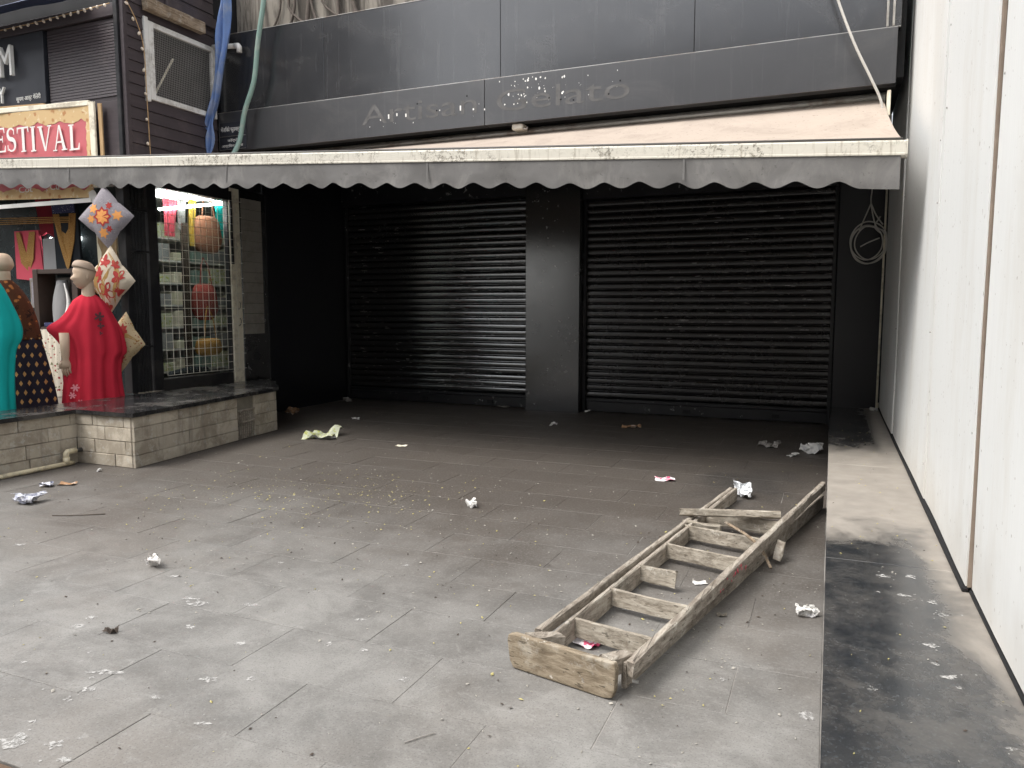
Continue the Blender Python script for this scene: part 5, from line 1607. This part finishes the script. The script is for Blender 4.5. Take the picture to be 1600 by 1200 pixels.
# outer rear-leg frame
lp((-1.115, 2.94, 0.105), (-0.675, 6.03, 0.085), 0.055, 0.030, (0, 0, 1), 20, 0.0022, 23).build('rear_leg', M['wood'], lad)
lp((-0.665, 2.76, 0.118), (-0.012, 6.02, 0.185), 0.066, 0.036, (0, 0, 1), 22, 0.0028, 24).build('rear_leg', M['wood'], lad)
tr_ = [((-1.018, 3.15), (-0.628, 3.065)), ((-0.966, 3.565), (-0.543, 3.475)), None, ((-0.868, 4.405), (-0.375, 4.27)), ((-0.820, 4.83), (-0.292, 4.69))]
for i, t_ in enumerate(tr_):
    if t_ is None:
        lp((-0.915, 3.965, 0.075), (-0.71, 3.93, 0.070), 0.088, 0.022, (0, 0.1, 1), 5, 0.004, 40).build('broken_tread', M['wood_x'], lad)
        continue
    (xa, ya), (xb, yb) = t_
    lp((xa, ya, 0.073), (xb, yb, 0.073), 0.088, 0.019, (0, 0.06, 1), 8, 0.0022, 30 + i).build('tread', M['wood_x'], lad)
lp((-0.885, 5.01, 0.150), (-0.265, 5.15, 0.160), 0.050, 0.060, (0, 0.3, 1), 8, 0.003, 44).build('cross_bar', M['wood_x'], lad)
lp((-0.84, 4.93, 0.10), (-0.605, 4.90, 0.095), 0.042, 0.032, (0, 0, 1), 5, 0.004, 45).build('broken_brace', M['wood_x'], lad)
lp((-0.80, 5.22, 0.075), (-0.24, 5.12, 0.075), 0.09, 0.024, (0, 0.06, 1), 6, 0.003, 46).build('tread', M['wood_x'], lad)
P(lad).tube(catmull([(-0.565, 4.81, 0.165), (-0.42, 4.62, 0.155), (-0.33, 4.53, 0.11), (-0.265, 4.44, 0.03)], 5), 0.009, 6).build('loose_stick', M['wood_beam'], lad)
lp((-0.245, 4.62, 0.03), (-0.225, 4.70, 0.115), 0.05, 0.035, (1, 0, 0), 4, 0.005, 47).build('wood_block', M['wood'], lad)
for (x, y, z) in ((-0.645, 2.80, 0.05), (-1.085, 2.965, 0.06)):
    P(lad).tube([(x - 0.02, y, z), (x + 0.004, y + 0.001, z)], 0.007, 8).build('hinge_pin', M['steel'], lad)
sp = P(lad)
rnd = random.Random(8)
for i in range(14):
    f = 0.30 + i * 0.006
    p = Vector((-0.665, 2.76, 0.118)).lerp(Vector((-0.012, 6.02, 0.185)), 0.36 + rnd.uniform(-0.07, 0.07)) + Vector((0.0235, -0.004, rnd.uniform(-.02, .02)))
    r = rnd.uniform(0.004, 0.011)
    sp.prism([p + Vector((0, r * 1.6 * math.cos(t), r * math.sin(t) * rnd.uniform(.7, 1.3))) for t in [2 * math.pi * k / 7 for k in range(7)]], (0.0012, 0, 0))
sp.build('red_paint_mark', M['pink'], lad, kind='stuff')

# ================================================================== LITTER
def nvec(q):
    return Vector((mnoise.noise(q), mnoise.noise(q + Vector((31.7, 5.3, 11.9))), mnoise.noise(q + Vector((-7.1, 47.2, 23.4)))))
def crumple(name, label, c, size, mat, seed, cat='litter', group='scraps of litter on the floor', sub=3, rough_=0.45):
    """a sheet scrunched into a loose wad"""
    rnd = random.Random(seed)
    N = 15
    o3 = Vector((rnd.uniform(0, 50), rnd.uniform(0, 50), rnd.uniform(0, 50)))
    pts = []
    for i in range(N + 1):
        for j in range(N + 1):
            u, v = j / N - .5, i / N - .5
            q = Vector((u * 2.1, v * 2.1, 0))
            w = nvec(q * 0.9 + o3) * 0.45 + nvec(q * 2.1 + o3 * 1.7) * 0.30 + nvec(q * 4.3 + o3) * 0.15
            r2 = u * u + v * v
            k_ = 1 / (1 + 1.6 * r2)
            p = Vector((u * 1.25 * k_, v * 1.25 * k_, 0.25 * r2)) + w * (0.75 + 0.25 * k_)
            pts.append(p)
    def span(k):
        a_ = [p[k] for p in pts]
        return min(a_), max(a_)
    sx, sy, sz = span(0), span(1), span(2)
    P3 = []
    rot = Matrix.Rotation(R(25 * math.sin(seed * 2.1)), 3, 'Z')
    for p in pts:
        z = (p.z - sz[0]) / (sz[1] - sz[0])
        z = max(0.0, z - 0.12) / 0.88
        z = z if z < 0.55 else 0.55 + (z - 0.55) * 0.45
        q = rot @ Vector((((p.x - sx[0]) / (sx[1] - sx[0]) - .5) * size[0], ((p.y - sy[0]) / (sy[1] - sy[0]) - .5) * size[1], 0))
        P3.append(Vector(c) + Vector((q.x, q.y, 0.003 + z * size[2])))
    rows = [P3[i * (N + 1):(i + 1) * (N + 1)] for i in range(N + 1)]
    return tag(MB(c).grid(rows).build(name, mat), label, cat, group)
def flat_paper(name, label, c, size, mat, seed, ang=0.0, lift=0.02, cat='litter', group='scraps of litter on the floor'):
    rnd = random.Random(seed)
    N = 9
    rot = Matrix.Rotation(ang, 4, 'Z')
    o3 = Vector((seed * 7.3, seed * 3.1, 0))
    rows = []
    for i in range(N + 1):
        row = []
        for j in range(N + 1):
            u, v = j / N - .5, i / N - .5
            z = 0.003 + lift * max(0, 0.25 + 1.1 * mnoise.noise(Vector((u * 2.6, v * 2.6, 0)) + o3) + 1.2 * abs(u * v))
            sk = 1 + 0.22 * mnoise.noise(Vector((u * 2, v * 2, 5)) + o3)
            row.append(Vector(c) + rot @ Vector((u * size[0] * sk, v * size[1] * sk, z)))
        rows.append(row)
    return tag(MB(c).grid(rows).build(name, mat), label, cat, group)
crumple('crumpled_paper', 'crumpled blue printed paper lying nearest the drain pipe', (-5.72, 3.86, 0), (0.27, 0.20, 0.10), M['paper_news'], 1)
crumple('paper_scrap', 'pale crushed scrap between blue printed paper and plinth', (-6.10, 4.30, 0), (0.16, 0.12, 0.05), M['paper_news'], 2)
flat_paper('paper_scrap', 'small flat beige scrap just beside the pale crushed scrap', (-5.99, 4.41, 0), (0.14, 0.07), M['paper_brown'], 3, 0.4, 0.02)
crumple('crumpled_paper', 'crumpled white wrapper with dark red print alone on pale tiles', (-3.60, 3.16, 0), (0.155, 0.12, 0.10), M['paper_red'], 9)
crumple('crumpled_paper', 'small crumpled white tissue in the middle of the floor', (-2.46, 5.09, 0), (0.115, 0.09, 0.085), M['paper'], 14)
flat_paper('torn_wrapper', 'lime and white torn wrapper spread out by the plinth end', (-5.48, 7.28, 0), (0.36, 0.42), M['paper_green'], 6, 0.3, 0.10)
flat_paper('torn_wrapper', 'pale folded strip beside the lime torn wrapper', (-5.38, 7.18, 0), (0.26, 0.10), M['paper'], 16, 0.5, 0.05)
crumple('paper_scrap', 'tiny white scrap beyond the lime torn wrapper', (-5.91, 8.58, 0), (0.11, 0.08, 0.05), M['paper'], 7)
crumple('crumpled_wrapper', 'brown and white crumpled wrapper against the dark side wall', (-7.10, 8.78, 0), (0.26, 0.22, 0.13), M['paper_brown'], 8)
crumple('crumpled_wrapper', 'dim grey scrap in the recess corner beside the shutter', (-7.22, 10.25, 0), (0.15, 0.12, 0.10), M['paper_grey'], 10)
crumple('plastic_bag', 'crumpled white plastic bag between the far ends of the ladder', (-0.60, 6.22, 0), (0.19, 0.16, 0.17), M['plastic'], 11, 'bag', 'scraps of litter on the floor')
crumple('crumpled_paper', 'white crumpled tissue right beside the granite ledge', (-0.145, 8.42, 0), (0.24, 0.18, 0.16), M['paper'], 12)
crumple('paper_scrap', 'small white scrap next to the tissue by the ledge', (-0.31, 8.13, 0), (0.13, 0.09, 0.06), M['paper'], 13)
crumple('crumpled_wrapper', 'dull grey crumpled wrapper between shutter and ladder', (-0.58, 8.62, 0), (0.25, 0.18, 0.10), M['paper_grey'], 15)
flat_paper('paper_packet', 'flat pink printed packet lying beyond the ladder cross bar', (-1.30, 6.58, 0), (0.17, 0.13), M['paper_pink'], 17, 0.2, 0.02)
flat_paper('paper_scrap', 'dry brown scrap in front of the dustier shutter', (-2.29, 9.38, 0), (0.24, 0.14), M['paper_brown'], 18, 0.1, 0.05)
crumple('paper_scrap', 'tiny white twist of paper in front of the black pillar', (-3.25, 9.10, 0), (0.12, 0.09, 0.07), M['paper'], 19)
flat_paper('paper_scrap', 'small flat beige card on the dark tiles mid recess', (-4.31, 7.11, 0), (0.12, 0.08), M['cream'], 20, 0.1, 0.01)
crumple('paper_cup', 'crushed white paper cup tight against the ledge foot', (-0.055, 3.88, 0), (0.115, 0.10, 0.07), M['paper'], 21)
flat_paper('paper_packet', 'pink and white printed packet lying inside the ladder', (-0.97, 3.165, 0.0), (0.155, 0.115), M['paper_pink'], 22, -0.35, 0.025)
flat_paper('paper_scrap', 'small white square of paper under the ladder treads', (-0.61, 4.12, 0), (0.075, 0.05), M['paper'], 23, 0.5, 0.006)
crumple('crumpled_wrapper', 'dark crushed scrap at the foot of the glossy shutter', (-4.55, 10.50, 0), (0.20, 0.10, 0.06), M['paper_grey'], 24)
crumple('paper_scrap', 'tiny white scrap beside pillar at the dustier shutter foot', (-3.22, 10.52, 0), (0.10, 0.06, 0.05), M['paper'], 25)
crumple('paper_scrap', 'tiny white scrap at the foot of the plinth corner', (-6.22, 4.90, 0), (0.055, 0.05, 0.04), M['paper'], 26)
flat_paper('dry_leaf', 'curled dark brown leaf on the pale foreground tiles', (-3.04, 2.41, 0), (0.065, 0.035), M['leaf_b'], 27, 0.2, 0.03)
flat_paper('dry_leaf', 'dull green leaf beside the ladder stile', (-0.44, 3.71, 0), (0.05, 0.035), M['leafgreen'], 28, 0.2, 0.012)
tag(MB((-1.27, 2.2, 0)).tube([(-1.31, 2.154, 0.004), (-1.275, 2.205, 0.005), (-1.24, 2.248, 0.004)], 0.0022, 6).build('drinking_straw', M['paper_grey']), 'thin straw lying on the tiles in front of the ladder', 'straw', 'scraps of litter on the floor')
tag(MB((-4.98, 3.75, 0)).tube(catmull([(-5.18, 3.68, 0.004), (-5.02, 3.74, 0.007), (-4.86, 3.86, 0.004)], 3), 0.0035, 5).build('twig', M['leaf_b']), 'thin dark twig on the tiles near the blue printed paper', 'twig', 'scraps of litter on the floor')
crumple('bottle_stopper', 'dark bottle cap beside the white plastic bag', (-0.66, 5.72, 0), (0.06, 0.06, 0.03), M['blackmetal'], 30, 'stopper', 'scraps of litter on the floor', 2, 0.1)
crumple('paper_scrap', 'white crumb of plaster on the ledge end by the hoarding', (0.52, 10.2, LZ), (0.10, 0.10, 0.05), M['paper'], 31)

# flat chalky splats on the tiles and the ledge
def splats(name, lst, z, seed):
    rnd = random.Random(seed)
    mb = MB()
    for (x, y, a_, b_, rot) in lst:
        a_, b_ = a_ * 0.95, b_ * 0.95
        n = 22
        o3 = Vector((rnd.uniform(0, 99), rnd.uniform(0, 99), 0))
        pts = []
        for k in range(n):
            t = 2 * math.pi * k / n
            m = 0.9 + 0.8 * mnoise.noise(Vector((math.cos(t) * 1.6, math.sin(t) * 1.6, 0)) + o3) + rnd.uniform(-.28, .28)
            px, py = a_ * m * math.cos(t), b_ * m * math.sin(t)
            pts.append((x + px * math.cos(rot) - py * math.sin(rot), y + px * math.sin(rot) + py * math.cos(rot), z + 0.0003 * rnd.random()))
        k0 = len(pts)
        mb.add(pts + [(x, y, z + 0.0012)], [(i, (i + 1) % k0, k0) for i in range(k0)])
        for q in range(3):
            rr = a_ * rnd.uniform(.06, .18)
            dx, dy = rnd.gauss(0, a_ * 1.3), rnd.gauss(0, a_ * 1.3)
            mb.add([(x + dx + rr * math.cos(t), y + dy + rr * math.sin(t), z) for t in [2 * math.pi * i / 7 for i in range(7)]], [tuple(range(7))])
    o = mb.build(name, M['splat'], None, kind='stuff')
    return o
FS = [(-4.73, 3.13, .035, .02, .3), (-3.36, 3.08, .03, .02, .3), (-2.68, 2.92, .035, .025, .3), (-3.02, 2.87, .04, .022, .1), (-2.93, 2.83, .07, .03, .5), (-3.28, 2.50, .035, .025, .2), (-3.24, 2.40, .04, .025, .2),
      (-2.40, 2.55, .03, .03, .3), (-2.72, 2.12, .075, .02, .35), (-3.12, 2.05, .015, .012, 0), (-2.28, 2.24, .035, .025, .2), (-2.12, 2.31, .025, .02, .3), (-2.66, 2.00, .035, .02, .1), (-2.66, 1.91, .02, .02, 0),
      (-2.57, 1.63, .055, .045, .2), (-2.42, 1.68, .035, .03, .2), (-2.31, 1.63, .025, .02, .2), (-2.36, 2.05, .02, .015, 0), (-2.03, 2.70, .022, .018, 0), (-1.85, 2.71, .022, .018, 0), (-2.05, 2.98, .028, .018, 0),
      (-1.55, 2.55, .025, .02, 0), (-2.74, 2.60, .035, .02, 0), (-2.96, 3.50, .025, .018, 0), (-2.63, 1.75, .013, .012, 0), (-2.05, 1.98, .03, .012, .3), (-0.03, 2.89, .028, .04, .1), (-0.35, 3.05, .02, .014, 0), (-0.9, 3.6, .018, .012, 0), (-2.25, 3.75, .02, .015, 0)]
splats('bird_droppings', FS, 0.0022, 5)
LS = [(0.27, 3.83, .035, .022, .2), (0.385, 3.87, .025, .028, .2), (0.335, 3.60, .03, .018, -.2), (0.44, 3.56, .02, .028, .2), (0.455, 3.42, .03, .02, -.2), (0.385, 3.08, .025, .016, .2), (0.41, 2.83, .03, .016, .3), (0.435, 2.76, .012, .01, 0), (0.17, 2.64, .016, .012, .2), (0.515, 2.42, .02, .012, .2), (0.235, 3.60, .012, .01, 0), (0.38, 2.92, .016, .014, 0)]
splats('ledge_droppings', LS, LZ + 0.0008, 6)
# leaflets and grit scattered over the forecourt: far too many to count
rnd = random.Random(99)
mb = MB()
def flake(x, y, z, r, m):
    mb.cur = m
    a_ = rnd.uniform(0, 6.28)
    el_ = rnd.uniform(.3, .7)
    tl = rnd.uniform(0, 0.6) * r
    pts = []
    for k in range(4):
        t = a_ + k * math.pi / 2
        q = (r * math.cos(k * math.pi / 2), r * el_ * math.sin(k * math.pi / 2))
        pts.append((x + q[0] * math.cos(a_) - q[1] * math.sin(a_), y + q[0] * math.sin(a_) + q[1] * math.cos(a_), z + 0.0015 + (tl if k in (0, 1) else 0)))
    top = (x, y, z + 0.003 + r * 0.35)
    mb.add(pts + [top], [(0, 1, 4), (1, 2, 4), (2, 3, 4), (3, 0, 4)])
def spot():
    k = rnd.random()
    if k < 0.30: return rnd.gauss(-3.9, 0.75), rnd.gauss(4.9, 0.6)
    if k < 0.45: return rnd.gauss(-2.2, 1.2), rnd.gauss(3.9, 0.8)
    if k < 0.60: return rnd.gauss(-0.6, 0.4), rnd.gauss(3.8, 1.2)
    return rnd.uniform(-7.0, 0.0), rnd.uniform(1.7, 10.2)
cnt = 0
while cnt < 2000:
    x, y = spot()
    if not (-7.3 < x < 0.0 and 1.6 < y < 10.3) or inside_plinth(x - 0.08, y): continue
    if y > 7 and rnd.random() < 0.6: continue
    yl = abs(x + 3.9) < 1.2 and abs(y - 4.9) < 1.0
    m = rnd.choices([0, 1, 2], [5 if yl else 1.0, 2.0, 3.0])[0]
    flake(x, y, 0.001, rnd.choice([0.003, 0.004, 0.005, 0.007, 0.009]) * rnd.uniform(.8, 1.4), m)
    cnt += 1
for i in range(110):
    flake(rnd.uniform(0.03, 0.56), rnd.uniform(2.0, 9), LZ, rnd.uniform(.003, .008), rnd.choices([0, 1, 2], [3, 1, 2])[0])
mb.build('leaf_litter', [M['leaf_y'], M['leaf_b'], M['leaf_w']], None, kind='stuff')
